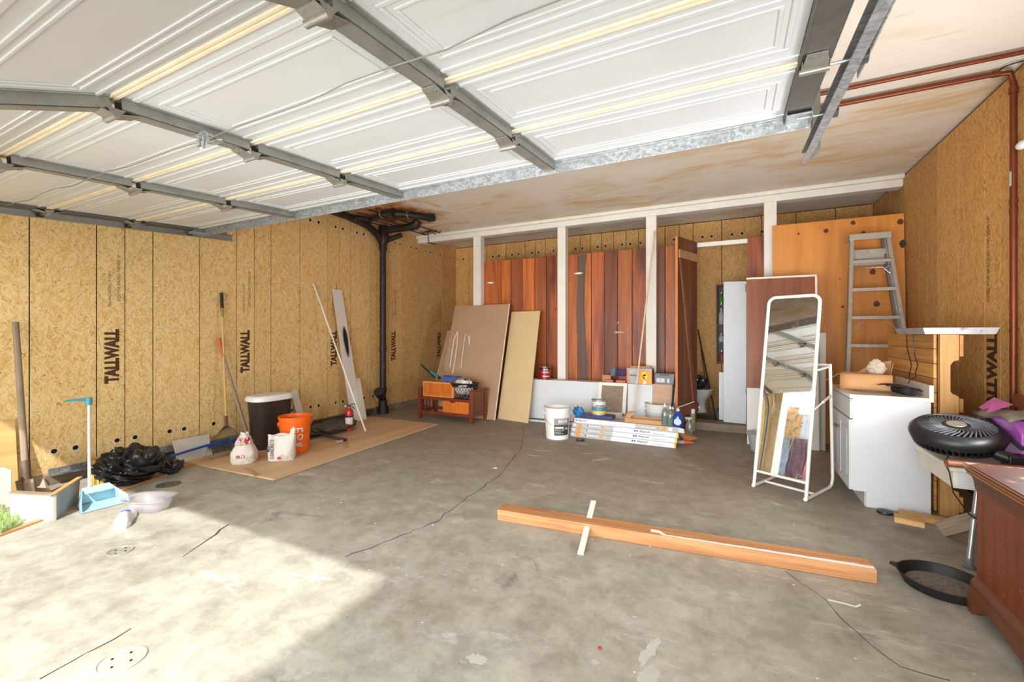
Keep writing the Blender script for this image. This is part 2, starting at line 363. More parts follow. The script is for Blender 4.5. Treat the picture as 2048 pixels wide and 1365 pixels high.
panels(wr, re_, lambda a, b: ((RX, a, .02), (RX+.012, b, CH-.02)), lambda i, y: ORG if y < 5.2 else BRN)
def holes(wall, pts, n):
    for p in pts:
        n = Vector(n); p = Vector(p); h = B(); h.tube([p-n*.004, p+n*.0015], .019, 14); h.out('bolt_hole', DARK, wall)
        h = B(); q = [p+n*.0015+(n.orthogonal().normalized()*math.cos(k*math.tau/14)+n.cross(n.orthogonal().normalized())*math.sin(k*math.tau/14))*.0215 for k in range(14)]
        h.tube(q, .0025, 5, True); h.out('washer_ring', WPAINT, wall)
lo_ = [at(u, v, X=LX) for u, v in ((108, 903), (151, 895), (234, 881), (270, 875.5), (339, 863), (368, 858), (427, 848), (583, 821), (621, 814.6), (637, 812), (671, 806), (685.5, 803), (728, 796), (746, 790))]
hi_ = [at(u, v, X=LX) for u, v in ((620, 440.5), (637, 443), (671, 454), (685, 457), (713.5, 465.4), (727, 469), (790, 486.5), (800, 489), (822, 495), (832, 498), (852, 503), (861, 505.5), (879.5, 510.5), (899, 515))]
holes(wl, [(LX, p.y, .262) for p in lo_]+[(LX, p.y, 2.706) for p in hi_], (1, 0, 0))
holes(wb, [(at(u, 500, Y=BY).x, BY, 2.685) for u in (927, 986, 998, 1024, 1037, 1064, 1077, 1107, 1150.6, 1164.5, 1195, 1211, 1244, 1260.5, 1281, 1348, 1405, 1423, 1464, 1484, 1524, 1580, 1600)], (0, -1, 0))
# printed panel marks
for i, y in enumerate((1.843, 3.03, 4.256, 5.437, 6.66)):
    M = axes((LX+.0008, y, 1.02), (0, 0, 1), (0, -1, 0))
    text('TALLWALL', .130, INK, M, wl, 'printed_lettering', .74, .008, .0003)
    text('SEAL AND SPACING 1/8 LOSS IS', .028, INK, axes((LX+.0008, y-.02, 1.62), (0, 0, 1), (0, -1, 0)), wl, 'printed_small_lettering', .8, 0, .0002)
    text('SIZED FOR SPACING THIS SIDE UP', .034, INK, axes((LX+.0008, y+.045, 1.72), (0, 0, 1), (0, -1, 0)), wl, 'printed_small_lettering', .8, 0, .0002)
text('TALLWALL', .17, INK, axes((RX-.0008, 4.246, .93), (0, 0, 1), (0, 1, 0)), wr, 'printed_lettering', .68, .010, .0003)
text('SIZED FOR SPACING THIS SIDE UP', .05, INK, axes((RX-.0008, 4.3, 1.75), (0, 0, 1), (0, 1, 0)), wr, 'printed_small_lettering', .8, 0, .0002)
# concrete curbs
CURB = P('dirty_concrete_curb', srgb(134, 118, 98), .85, var=.2, sc=9, bp=.4)
st(B().b2((LX-.013, -.1, 0), (LX+.055, 1.4, .07)).b2((LX-.013, 1.4, 0), (LX+.035, BY, .085)), 'baseboard_left', CURB, bev=.006)
st(B().b2((LX+.04, 6.0, 0), (RX, 6.24, .10)), 'trim_1', CURB, bev=.008)
st(B().b2((LX, BY-.06, 0), (RX, BY+.012, .10)), 'baseboard_back', CURB)
st(B().b2((-3.9, 6.42, .1), (-.72, 7.1, .12)), 'trim_2', CURB)
beam_trim = st(B().b2((LX+.002, 6.04, 2.795), (RX-.002, 6.20, CH)).b2((LX+.002, 5.99, 2.87), (RX-.002, 6.04, CH)), 'trim_3', WPAINT, bev=.012)
# closet side partition (dark, seen through the open doorway)
st(B().b2((-.82, 6.35, .0), (-.78, BY, 2.4)), 'trim_4', BRN)
# posts
for i, (a, b) in enumerate(((-3.8, -3.662), (-2.338, -2.214), (-1.07, -.936), (.306, .437))):
    p = B().b2((a, 6.04, .1), (b, 6.16, 2.795)).out('post', WPAINT, None, .004)
    setp(p, ('white painted post at the left end of the red plank partition', 'white painted post between the two left bays of red planks', 'white painted post with a thin pale stick leaning beside it', 'white painted post above the brown and white door')[i], 'post', 'white posts under the beam')
# floor cracks and marks
def ribbon(pts, w, name, mat, z=.0006, jit=.02, seed=1):
    r = random.Random(seed); P2 = []
    for i in range(len(pts)-1):
        a, b = Vector(pts[i]), Vector(pts[i+1]); n = max(2, int((b-a).length/.05))
        for k in range(n): P2.append(a.lerp(b, k/n)+V(r.uniform(-jit, jit), r.uniform(-jit, jit), 0))
    P2.append(Vector(pts[-1])); b = B(); vs = []; fs = []
    for i, p in enumerate(P2):
        t = (P2[min(i+1, len(P2)-1)]-P2[max(i-1, 0)]).normalized(); nn = V(-t.y, t.x, 0); ww = w*r.uniform(.5, 1.3)
        vs += [V(p.x, p.y, z)+nn*ww/2, V(p.x, p.y, z)-nn*ww/2]
    for i in range(len(P2)-1): fs.append((2*i, 2*i+1, 2*i+3, 2*i+2))
    b.add(vs, fs); return b.out(name, mat, floor)
CRK = P('crack_dark', srgb(52, 46, 38), .9)
ribbon([(-2.55, 5.27, 0), (-2.273, 4.76, 0), (-2.016, 4.125, 0), (-1.813, 3.315, 0), (-1.806, 3.173, 0), (-1.769, 2.698, 0), (-1.73, 2.288, 0), (-1.829, 1.899, 0), (-1.897, 1.706, 0)], .006, 'crack', CRK, jit=.012)
ribbon([at(u, v, Z=0) for u, v in ((455, 1050), (430, 1070), (365, 1115))], .010, 'crack', CRK, jit=.006, seed=2)
ribbon([at(u, v, Z=0) for u, v in ((80, 1360), (150, 1320), (190, 1300), (262, 1258))], .006, 'crack', CRK, jit=.006, seed=3)
ribbon([at(u, v, Z=0) for u, v in ((1570, 1142), (1600, 1165), (1650, 1200), (1690, 1245), (1740, 1290), (1800, 1335), (1900, 1362))], .0035, 'crack', CRK, jit=.004, seed=4)
PNTW = P('spilt_white_paint', srgb(186, 184, 174), .7)
CRKL = P('rust_mark', srgb(196, 150, 110), .8)
for k, (u, v, w, l, an) in enumerate(((1085, 902, .03, .25, .1), (1175, 908, .05, .10, .2), (1200, 920, .05, .25, .9), (988, 937, .05, .06, 0), (1300, 1300, .05, .22, 1.4), (1295, 1350, .07, .12, 1.2), (840, 1155, .012, .05, 1), (955, 1320, .07, .09, .3), (1190, 1325, .03, .04, .6), (1270, 1235, .02, .03, .3), (890, 1150, .01, .03, .5), (950, 1181, .015, .03, 0), (1030, 1115, .012, .06, .3), (1240, 990, .01, .06, .1))):
    p = at(u, v, Z=.0008); b = B(frame(p, an)); r = random.Random(k); n = 22
    b.add([(math.cos(i*math.tau/n)*l/2*r.uniform(.55, 1.1), math.sin(i*math.tau/n)*w/2*r.uniform(.5, 1.15), 0) for i in range(n)], [tuple(range(n))]); b.out('paint_mark', PNTW, floor)
b = B(); r = random.Random(5)
for k in range(520):
    x, y, s = r.uniform(-4.6, 1.4), r.uniform(.6, 6), r.uniform(.0015, .006)
    b.add([(x+math.cos(q*1.26+k)*s*r.uniform(.5, 1.5), y+math.sin(q*1.26+k)*s, .0012) for q in range(5)], [(0, 1, 2, 3, 4)])
b.out('paint_speck', PNTW, floor, kind='stuff')
# ---------------- redwood plank partition ----------------
part = thing('plank_partition', 'partition of upright red stained planks between the white posts', 'partition', (-2.3, 6.2, .1))
pe = [-3.747, -3.361, -3.18, -2.977, -2.771, -2.578, -2.30, -2.07, -1.87, -1.679, -1.485, -1.283, -1.02, -.845, -.70]
for i in range(len(pe)-1):
    m = RED[(0, 1, 2, 1, 1, 0, 1, 1, 0, 2, 1, 0, 2, 1)[i]]
    B().b2((pe[i]+.005, 6.18+.004*(i % 3), .11), (pe[i+1]-.003, 6.205+.004*(i % 3), 2.395+.004*((i*7) % 3))).out('plank', m, part, .002)
sp = B(); zz = [.11+.1*k for k in range(24)]; r = random.Random(3); Lp = []; Rp = []
for k, z in enumerate(zz): Lp.append((-2.075+.02*math.sin(z*3)+.005, 6.1785, min(z, 2.39))); Rp.append((-1.935+.035*math.sin(z*2.2+1)+r.uniform(-.006, .006), 6.1785, min(z, 2.39)))
sp.add([p for q in zip(Lp, Rp) for p in q], [(2*i, 2*i+1, 2*i+3, 2*i+2) for i in range(len(zz)-1)])
setp(sp.out('sapwood_streak', SAP, part), 'grey brown sapwood streak', None)
for (u, v) in ((981, 566), (1157, 547)):
    p = at(u, v, Y=6.176); w = .075; b = B(); fr = frame(p)
    b = B(fr); b.poly([(-w, 0, 0), (-.02, 0, .014), (.02, 0, .014), (w, 0, 0), (.02, 0, -.014), (-.02, 0, -.014)], (0, -.003, 0)); b.tube([(0, -.004, -.016), (0, -.004, .016)], .005, 8)
    b.out('strap_hinge', WMET, part)
p = at(1239, 665, Y=6.176); b = B(frame(p)); b.box((0, -.003, 0), (.14, .005, .028)); b.box((.03, -.012, 0), (.05, .016, .018)); b.out('hasp', P('worn_steel', srgb(120, 112, 104), .4, .8), part, .002)
p = at(1237, 646, Y=6.176); b = B(frame(p)); b.box((0, -.004, 0), (.03, .006, .03)); b.tube([(0, -.005, 0), (0, -.03, 0)], .008, 10); b.out('latch_knob', P('worn_steel', srgb(120, 112, 104), .4, .8), part, .001)
# head rail and right plank of the closet opening
board('head_rail', (-.68, 6.2, 2.38), (.14, 6.2, 2.38), .035, .055, WPAINT, 'whitish rail across the head of the closet opening', 'rail')
o = B().b2((.135, 6.17, .11), (.40, 6.205, 2.42)).out('jamb_plank', RED[0], None, .002); setp(o, 'upright red plank right of the closet opening behind the brown door', 'plank')
# ---------------- overhead garage door ----------------
HNG = galv('hinge_steel', srgb(146, 142, 132), .08, .35)
gd = thing('garage_door', 'raised white sectional garage door with grey steel stiles overhead', 'door', (-2.15, 2.37, 2.15))
DX0, DX1 = -4.58, .30
J = [V(0, 2.37, 2.215), V(0, 1.838, 2.18), V(0, 1.306, 2.145), V(0, .774, 2.11), V(0, .28, 1.905)]
SX = [-4.525, -3.238, -2.096, -.963, .245]
for k in range(4):
    a, b_ = J[k], J[k+1]; L = (a-b_).length
    F = axes((0, b_.y, b_.z), (1, 0, 0), (a-b_))
    s = B(F); s.b2((DX0, .004, 0), (DX1, L-.004, .045))
    sec = s.out('section', DOORW, gd, .003)
    for i in range(4):
        x0, x1 = SX[i]+.085, SX[i+1]-.085
        for ins, w, h in ((0, .016, .0045), (.035, .012, .004)):
            m = B(F); x0_, x1_, y0, y1 = x0+ins, x1-ins, .115+ins, L-.115-ins
            for lo, hi in (((x0_, y0, -h), (x1_, y0+w, .001)), ((x0_, y1-w, -h), (x1_, y1, .001)), ((x0_, y0+w, -h), (x0_+w, y1-w, .001)), ((x1_-w, y0+w, -h), (x1_, y1-w, .001))): m.b2(lo, hi)
            m.out('panel_moulding', DOORW, sec, .0035)
    m = B(F); m.b2((DX0, .048, -.005), (DX1, .070, .001)); m.b2((DX0, L-.066, -.005), (DX1, L-.048, .001)); m.out('edge_rib', DOORW, sec, .0045)
    if k < 3:
        m = B(F); m.b2((DX0, -.018, -.010), (DX1, -.002, .0)); m.b2((DX0, .0, -.010), (DX1, .016, .0)); m.out('joint_seal', CREAM, gd, .004)
    for i, x in enumerate(SX):
        m = B(F); y0, y1 = .022, L-(.02 if k else .004)
        end = i in (0, 4); w = .10 if end else .062
        if end:
            m.b2((x-w/2, y0-.02, -.012), (x+w/2, y1+.02, 0)); m.b2((x-w/2, y0-.02, -.022), (x-w/2+.006, y1+.02, 0))
        else:
            m.b2((x-w/2, y0, -.046), (x+w/2, y1, -.040)); m.b2((x-w/2, y0, -.046), (x-w/2+.005, y1, 0)); m.b2((x+w/2-.005, y0, -.046), (x+w/2, y1, 0))
            m.b2((x-w/2-.018, y0, -.005), (x-w/2, y1, 0)); m.b2((x+w/2, y0, -.005), (x+w/2+.018, y1, 0))
        m.out('stile', DSTEEL if end else STEEL, gd, .002)
        if k < 3:   # hinge on the joint
            zb = -.014 if end else -.049
            h = B(F); h.poly([(x-.032, .075, zb), (x+.032, .075, zb), (x+.04, .0, zb-.02), (x-.04, .0, zb-.02)], (0, 0, -.003))
            h.poly([(x-.04, -.004, zb-.02), (x+.04, -.004, zb-.02), (x+.03, -.075, zb), (x-.03, -.075, zb)], (0, 0, -.003))
            h.tube([(x-.044, -.002, zb-.026), (x+.044, -.002, zb-.026)], .011, 12)
            for q in (-1, 1):
                h.poly([(x+q*.036, .03, zb), (x+q*.036, 0, zb-.036), (x+q*.036, -.03, zb)], (q*.003, 0, 0))
                for yy in (.055, -.055): h.tube([(x+q*.016, yy, zb-.002), (x+q*.016, yy, zb-.011)], .006, 6)
            h.out('hinge', HNG, gd, 0, True)
        if end:
            d = 1 if i == 4 else -1
            for yy in ([0.0] if k else [0.0, L-.05]):
                zr = -.03
                h = B(F); h.tube([(x, yy, zr), (x+d*.15, yy, zr)], .0055, 8); h.out('roller_shaft', GALV, gd, 0, True)
                h = B(F); h.tube([(x+d*.125, yy, zr), (x+d*.15, yy, zr)], .022, 16); h.out('roller', P('roller_dark', srgb(60, 58, 54), .5), gd, 0, True)
F0 = axes((0, J[1].y, J[1].z), (1, 0, 0), J[0]-J[1]); L = .533
B(F0).b2((DX0, L-.002, -.062), (DX1-.06, L+.002, .045)).b2((DX0, L-.03, -.006), (DX1-.06, L, -.001)).out('bottom_angle', GALV, gd, .001)
for x, d in ((DX1-.05, 1), (DX0+.04, -1)):
    b = B(F0); b.b2((x-.05, L-.10, -.03), (x+.05, L+.006, -.022)); b.b2((x-.05, L, -.06), (x+.05, L+.006, 0)); b.b2((x-.05, L-.10, -.045), (x-.045, L, 0)); b.b2((x+.045, L-.10, -.045), (x+.05, L, 0))
    b.out('corner_bracket', GALV, gd, .001)
# lock handle and its pull wires
lk = V(-2.07, 1.085, 2.065); b = B(frame(lk)); b.box((0, 0, .02), (.09, .05, .012)); b.tube([(-.035, 0, .02), (-.035, 0, -.025), (-.02, 0, -.03)], .008, 8); b.tube([(0, 0, .02), (0, 0, -.03)], .006, 8); b.tube([(.035, 0, .02), (.035, 0, -.02)], .008, 8)
b.poly([(.03, -.008, -.022), (.06, -.012, -.026), (.13, -.016, -.03), (.15, -.006, -.03), (.13, .012, -.03), (.05, .012, -.026)], (0, 0, .005)); lock = b.out('lock_handle', GALV, gd, .001)
for a, e in (((-4.5, 1.09, 2.10), -1), ((.28, 1.07, 2.10), 1)):
    s0 = lk+V(e*.03, 0, .0); pts = [s0]
    for k in range(1, 12): pts.append(s0.lerp(Vector(a), k/11)+V(0, .004*math.sin(k*2.3), .008*math.sin(k*1.9)))
    b = B(); b.tube(pts, .0028, 6); b.out('lock_wire', STEEL, gd, 0, True)
# ---------------- tracks ----------------
def track(x, d, yend, label):
    zt = lambda y: 2.19+(y-2.37)*.0655
    path = [(yend, zt(yend)), (2.0, zt(2.0)), (1.4, zt(1.4)), (.80, zt(.80)), (.60, 2.04), (.42, 1.94), (.30, 1.80), (.24, 1.62), (.22, 1.2), (.22, .0)]
    t = thing('door_track', label, 'track', (x, path[-1][0], 0), group='garage door tracks')
    prof = [(-.028*d, .026), (0, .026), (.004*d, -.026), (-.028*d, -.026), (-.028*d, -.030), (.008*d, -.030), (.004*d, .030), (-.028*d, .030)]
    vs = []; n = len(prof); fs = []
    for i, (y, z) in enumerate(path):
        y0, z0 = path[max(i-1, 0)]; y1, z1 = path[min(i+1, len(path)-1)]; tn = V(0, y1-y0, z1-z0).normalized(); up = V(0, -tn.z, tn.y)*(-1)
        for px_, pz in prof: vs.append(V(x+px_, y, z)+up*pz)
    for i in range(len(path)-1):
        for k in range(n): fs.append((i*n+k, i*n+(k+1) % n, (i+1)*n+(k+1) % n, (i+1)*n+k))
    fs += [tuple(range(n)), tuple(range((len(path)-1)*n, len(path)*n))]
    B().add(vs, fs).out('rail', GALV if d > 0 else STEEL, t)
    yh = yend-.07
    b = B(); b.b2((x+.012*d-.002, yh-.022, zt(yh)-.03), (x+.012*d+.002, yh+.022, CH)); b.b2((x+.012*d, yh-.022, zt(yh)-.03), (x+.05*d, yh-.018, CH)) if d > 0 else b.b2((x-.05, yh-.022, zt(yh)-.03), (x-.012, yh-.018, CH))
    b.out('hanger_angle', STEEL, t)
    for k in range(14):
        z = zt(yh)-.015+k*.05; b = B(); b.tube([(x+.009*d, yh, z), (x+.0153*d if d > 0 else x-.0153, yh, z)], .006, 8); b.out('punched_hole', WPAINT, t)
    return t
tr = track(.365, 1, 2.99, 'right steel door track hung below the stained ceiling')
B().b2((.40, .85, 2.165), (.405, 2.02, 2.225)).b2((.375, .85, 2.22), (.405, 2.02, 2.225)).out('stiffener_angle', GALV, tr)
track(-4.665, -1, 2.72, 'left steel door track above the yellow strand board wall')
# ---------------- ceiling copper pipes and conduit on the right ----------------
COP = P('aged_copper', srgb(118, 58, 30), .42, .45, var=.2, sc=6)
cp = thing('copper_pipe_run', 'rust coloured copper pipe running along the ceiling and down the right wall', 'pipe', (1.565, 3.88, 0))
b = B(); b.tube([(-3.5, 3.9, 2.885), (1.45, 3.9, 2.885), (1.55, 3.9, 2.875), (1.565, 3.9, 2.80), (1.565, 3.9, .35)], .017, 12); b.out('pipe', COP, cp, 0, True)
for z in (1.98, 2.045): b = B(); b.tube([(1.565, 3.9, z), (1.565, 3.9, z+.03)], .0205, 14); b.out('coupling', COP, cp, 0, True)
for (p, q) in (((1.50, 3.9, 2.885), (1.47, 3.9, 2.885)), ((1.565, 3.9, 2.78), (1.565, 3.9, 2.74))): b = B(); b.tube([p, q], .022, 14); b.out('pipe_coupling', COP, cp, 0, True)
b = B(); b.box((1.547, 3.892, 2.20), (.002, .02, .09)); b.out('sticker', WHITE, cp)
rod('copper_pipe', (-3.5, 3.68, 2.89), (1.59, 3.68, 2.89), .014, COP, 'thinner rust coloured pipe beside the copper run on the ceiling', 'pipe')
rod('conduit', (1.585, 3.80, .7), (1.585, 3.80, 2.86), .010, COP, 'slim upright rust coloured pipe at the far right edge of the wall', 'pipe')
b = B(); p = at(2046, 289, X=1.52); b.lathe(p, [(.012, -.05), (.022, -.03), (.026, 0), (.02, .03), (.008, .045)], 16, M=Matrix.Rotation(math.pi/2, 4, 'X')); o = b.out('light_bulb', WPL, None, 0, True); setp(o, 'white bulb jutting from the right wall beside the copper pipe', 'bulb')
b = B(); b.tube([at(1997, 141, Z=2.912), at(2010, 133, Z=2.905), at(2030, 126, Z=2.90), at(2046, 122, Z=2.912)], .004, 6); setp(b.out('ceiling_wire', BLK, None, 0, True), 'short black wire stub poking out of the ceiling near the copper pipes', 'wire')
# ---------------- black drain stack, left rear ----------------
IRON = P('black_cast_iron', srgb(44, 38, 34), .5, .3, var=.3, sc=12, bp=.3, dirt=(srgb(92, 60, 40), 12, .6))
ds = thing('drain_stack', 'black cast iron drain stack rising at the strand board wall', 'pipe', (-4.80, 5.04, 0))
px_, py_ = -4.80, 5.045
def dt(pts, r, name='pipe_branch', seg=14): return B().tube(pts, r, seg).out(name, IRON, ds, 0, True)
B().tube([(px_, py_, .0), (px_, py_, 2.58)], .047, 18).out('riser', IRON, ds, 0, True)
for z0, z1, r in ((2.50, 2.60, .062), (.985, 1.0, .068), (1.02, 1.03, .062), (.955, .968, .062), (.0, .10, .085), (.10, .2, .066), (.32, .40, .058)): B().tube([(px_, py_, z0), (px_, py_, z1)], r, 20).out('collar', IRON, ds, 0, True)
B().tube([(px_, py_, .22), (px_+.06, py_-.12, .30), (px_+.09, py_-.17, .34)], [.055, .055, .058], 14).tube([(px_+.085, py_-.165, .335), (px_+.105, py_-.205, .365)], .068, 16).out('cleanout', IRON, ds, 0, True)
B().lathe((px_, py_, 2.58), [(.06, 0), (.085, .06), (.095, .14), (.075, .20), (.06, .30)], 18).out('pipe_fitting', IRON, ds, 0, True)
dt([(px_, py_-.02, 2.62), (px_+.02, py_-.16, 2.72), (px_+.03, py_-.35, 2.80), (px_+.05, py_-.75, 2.84), (px_+.05, py_-1.4, 2.86)], .05)
dt([(px_, py_, 2.62), (px_+.12, py_+.15, 2.72), (px_+.18, py_+.22, 2.76)], .038)
dt([(px_, py_, 2.80), (px_+.12, py_, 2.80), (px_+.55, py_+.02, 2.80)], .055)
B().tube([(px_+.50, py_+.02, 2.80), (px_+.62, py_+.03, 2.83), (px_+.655, py_+.03, 2.875)], [.06, .072, .06], 16).out('pipe_elbow', IRON, ds, 0, True)
dt([(px_+.05, py_-.62, 2.85), at(740, 440, Z=2.85), at(765, 430, Z=2.85)], .036)
dt([at(765, 430, Z=2.85), at(800, 428, Z=2.85), at(845, 434, Z=2.85), at(860, 437, Z=2.85)], .045)
for u, v in ((783, 427), (862, 436)):
    p = at(u, v, Z=2.85); B().tube([p-V(.04, 0, 0), p+V(.04, 0, 0)], .057, 16).out('pipe_coupling', IRON, ds, 0, True)
for u, v in ((764, 428), (818, 430)):
    p = at(u, v, Z=2.85); B().tube([p+V(0, math.cos(k*.7)*.055, math.sin(k*.7)*.055) for k in range(10)], .005, 6).out('pipe_strap', GALV, ds, 0, True)
LATH = P('rusty_lath', srgb(96, 52, 26), .8)
lt = thing('exposed_ceiling_lath', 'rusty exposed lath strips in the stained ceiling corner over the drain', 'lath', (-4.5, 4.6, 2.89))
for (a, b_) in (((700, 430), (792, 452)), ((715, 426), (835, 460)), ((735, 420), (880, 466)), ((690, 434), (760, 450)), ((752, 417), (800, 432)), ((790, 452), (850, 470))):
    board('lath_strip', at(*a, Z=2.90), at(*b_, Z=2.90), .02, .014, LATH, parent=lt)
b = B(); b.tube([at(855, 462, Z=2.90), at(856, 474, Y=6.0), at(857, 486, Y=6.0), at(872, 489, Y=6.0)], .008, 6); setp(b.out('bent_wire', IRON, None, 0, True), 'short bent black wire hanging over the left end of the white beam', 'wire')
b = B(); r = random.Random(8)
for k in range(60):
    p = at(858, 464, Z=2.905)+V(r.gauss(0, .09), r.gauss(0, .05), 0); b.tube([p, p+V(r.uniform(-.05, .05), r.uniform(-.04, .04), r.uniform(-.02, .01))], .004, 5)
b.out('wire_mesh_tuft', IRON, lt, kind='stuff')
b = B(); p = at(888, 497, Y=7.1); b.tube([p+V(-.1, 0, 0), p+V(.1, 0, .01)], .03, 10); b.tube([p, p+V(0, 0, -.26)], .022, 10); setp(b.out('wall_bracket', IRON, None, 0, True), 'dark metal bracket high in the rear left corner of the strand board', 'bracket')
# ================= LEFT WALL OBJECTS =================
# plywood sheet flat on the floor
b = B(); b.poly([(-3.40, 2.317, .003), (-3.53, 4.73, .003), (-4.75, 4.72, .003), (-4.62, 2.25, .003)], (0, 0, .014))
b = b.out('plywood_sheet', wood('pale_plywood', srgb(206, 172, 136), srgb(184, 146, 108), 'y', .2, .6), None, .001); setp(b, 'pale plywood sheet lying flat on the concrete beside the left wall', 'plywood')
TAPE = P('brown_tape', srgb(178, 140, 96), .5)
for (a, c_) in (((490, 935), (517, 952)), ((690, 876), (692, 896))):
    p, q = at(*a, Z=.0178), at(*c_, Z=.0178); board('tape_strip', p, q, .05, .0008, TAPE, parent=b, bev=0)
# leaning plywood at far left, lit by the sun
YP = wood('yellow_plywood', srgb(222, 184, 122), srgb(196, 150, 88), 'y', .22, .6)
b = B(); A, A2 = V(-4.80, .2, .01), V(-4.80, 1.235, .01); T = V(-4.90, 1.24, .56); T0 = V(-4.90, .2, .56)
b.quad([A, A2, T, T0], .014); setp(b.out('plywood_offcut', YP, None, .001), 'low sheet of golden plywood leaning on the wall behind the old shovel', 'plywood')
# shovel
sh = thing('digging_shovel', 'old digging shovel with a thick weathered wooden handle', 'shovel', (-4.55, 1.26, 0))
p0, p1 = at(31, 645, X=-4.88), at(52, 955, X=-4.60)
rod('handle', p1, p0, .021, GREYW, parent=sh, r2=.019)
b = B(axes(p1, (p0-p1), (1, 0, .2))); b.tube([(-.02, 0, 0), (.12, 0, 0)], .026, 14); n = 8
b.grid(8, 8, lambda i, j: V(-.02-.26*i*(1), 0, 0)+V(0, (j-.5)*.20*(1-.75*max(0, i-.45)**1.5*2), .06*(j-.5)**2*2-.02+.02*i)); b.out('blade', P('rusty_blade', srgb(110, 92, 78), .55, .5, var=.3, sc=14), sh, 0, True, solid=.004)
# galvanised strip at the wall base and loose planks
b = B(); a_, c_ = at(98, 962, X=-4.88), at(346, 905, X=-4.88); y0, y1 = a_.y, c_.y
b.b2((-4.90, y0, .088), (-4.894, y1, .135)); b.b2((-4.90, y0, .086), (-4.83, y1, .090)); b.b2((-4.835, y0, .086), (-4.831, y1, .10))
o = b.out('steel_channel', GALV, None); setp(o, 'galvanised steel channel lying along the foot of the left wall', 'channel')
board('wood_lath', (-3.86, .72, .006), (-4.42, 2.12, .006), .03, .012, FIR, 'long thin wood lath lying on the floor from the dustpan to the plywood', 'lath')
board('wood_lath', (-4.46, 2.03, .006), (-4.50, 2.60, .012), .035, .012, FIR, 'short reddish wood lath lying under the rake by the plywood corner', 'lath')
board('loose_board', (-4.86, 2.35, .045), (-4.86, 4.9, .045), .03, .09, P('grimy_board', srgb(78, 62, 48), .8, var=.3, sc=8), 'grimy dark board lying on edge along the foot of the left wall', 'board')
# white angled box of painted boards with a grey side
BX = thing('painted_board_box', 'broken white and grey painted board box in the sun at the far left', 'box', (-4.2, 1.15, 0))
q = [at(20, 1038, Z=.0), at(106, 1044, Z=.0), at(157, 1006, Z=.0)]
h_ = .17
b = B(); b.quad([q[0], q[1], q[1]+V(0, 0, h_), q[0]+V(0, 0, h_)], .02).out('front_board', WPAINT, BX, .002)
b = B(); b.quad([q[1]+V(0, .001, 0), q[2], q[2]+V(-.06, .03, h_-.01), q[1]+V(0, .001, h_)], .02).out('side_board', P('grey_blue_paint', srgb(150, 158, 160), .6, dirt=(srgb(60, 60, 60), 30, .68)), BX, .002)
board('top_edge', q[1]+V(-.01, 0, h_+.003), q[2]+V(-.07, .03, h_-.007), .03, .012, PINE, parent=BX)
board('front_top_edge', q[0]+V(0, .01, h_+.003), q[1]+V(0, .01, h_+.003), .04, .008, GREYW, parent=BX)
b = B(); a1_, a2_ = at(12, 966, Y=1.36), at(40, 964, Y=1.38)
b = B(); b.poly([at(37, 1000, X=-4.62), at(30, 966, X=-4.66), at(85, 955, X=-4.66), at(104, 990, X=-4.55), at(100, 1012, X=-4.45), at(50, 1012, X=-4.45)], (.004, 0, .012)); setp(b.out('cardboard_flap', P('grey_card', srgb(176, 160, 142), .7), None), 'grey brown stiff sheet standing behind the white painted board box', 'sheet')
b = B(); b.box((0, 0, 0), (.16, .10, .26)); b2 = b.out('white_block', WPAINT, None, .006, keep=True); b2.location = (-4.60, 1.08, .131); setp(b2, 'whitish block at the left edge beside the painted board box', 'block')
# yellow straw broom head
bh = thing('straw_broom_head', 'yellow straw broom head behind the black bag and dustpan pole', 'broom', (-4.48, 1.60, 0))
STR = P('straw', srgb(206, 168, 84), .8, var=.3, sc=40)
b = B(); r = random.Random(4)
for k in range(150):
    u = r.uniform(0, 1); s0 = V(-4.62, 1.62+.04*(u-.5), .19+.02*r.random()); e = V(-4.40+r.uniform(-.03, .03), 1.50+.22*u, .012+.02*r.random()); b.tube([s0, s0.lerp(e, .5)+V(0, 0, .03), e], .0035, 4)
b.out('bristles', STR, bh, kind='stuff'); B().tube([(-4.62, 1.58, .20), (-4.62, 1.67, .20)], .022, 10).out('binding', FIR, bh, 0, True)
# green bristle doormat piece
gm = thing('green_turf_mat', 'green artificial turf mat in bright sun at the lower left edge', 'mat', (-4.10, .82, 0))
G = P('turf_green', srgb(156, 178, 116), .8, var=.35, sc=40)
b = B(); cs = [at(0, 1012, Z=.02), at(44, 1042, Z=.02), at(2, 1066, Z=.02), V(-3.98, .62, .02), V(-4.4, .62, .02)]
b.poly([c-V(0, 0, .018) for c in cs], (0, 0, .012)).out('backing', G, gm)
b = B(); r = random.Random(9); c0 = sum(cs, V(0, 0, 0))/5
for k in range(900):
    i = r.randrange(5); u, v = r.random(), r.random(); 
    if u+v > 1: u, v = 1-u, 1-v
    p = c0+(cs[i]-c0)*u+(cs[(i+1) % 5]-c0)*v; p.z = .014; b.bar(p, p+V(r.uniform(-.012, .012), r.uniform(-.012, .012), .035), .003, .0015)
b.out('turf_blades', G, gm, kind='stuff')
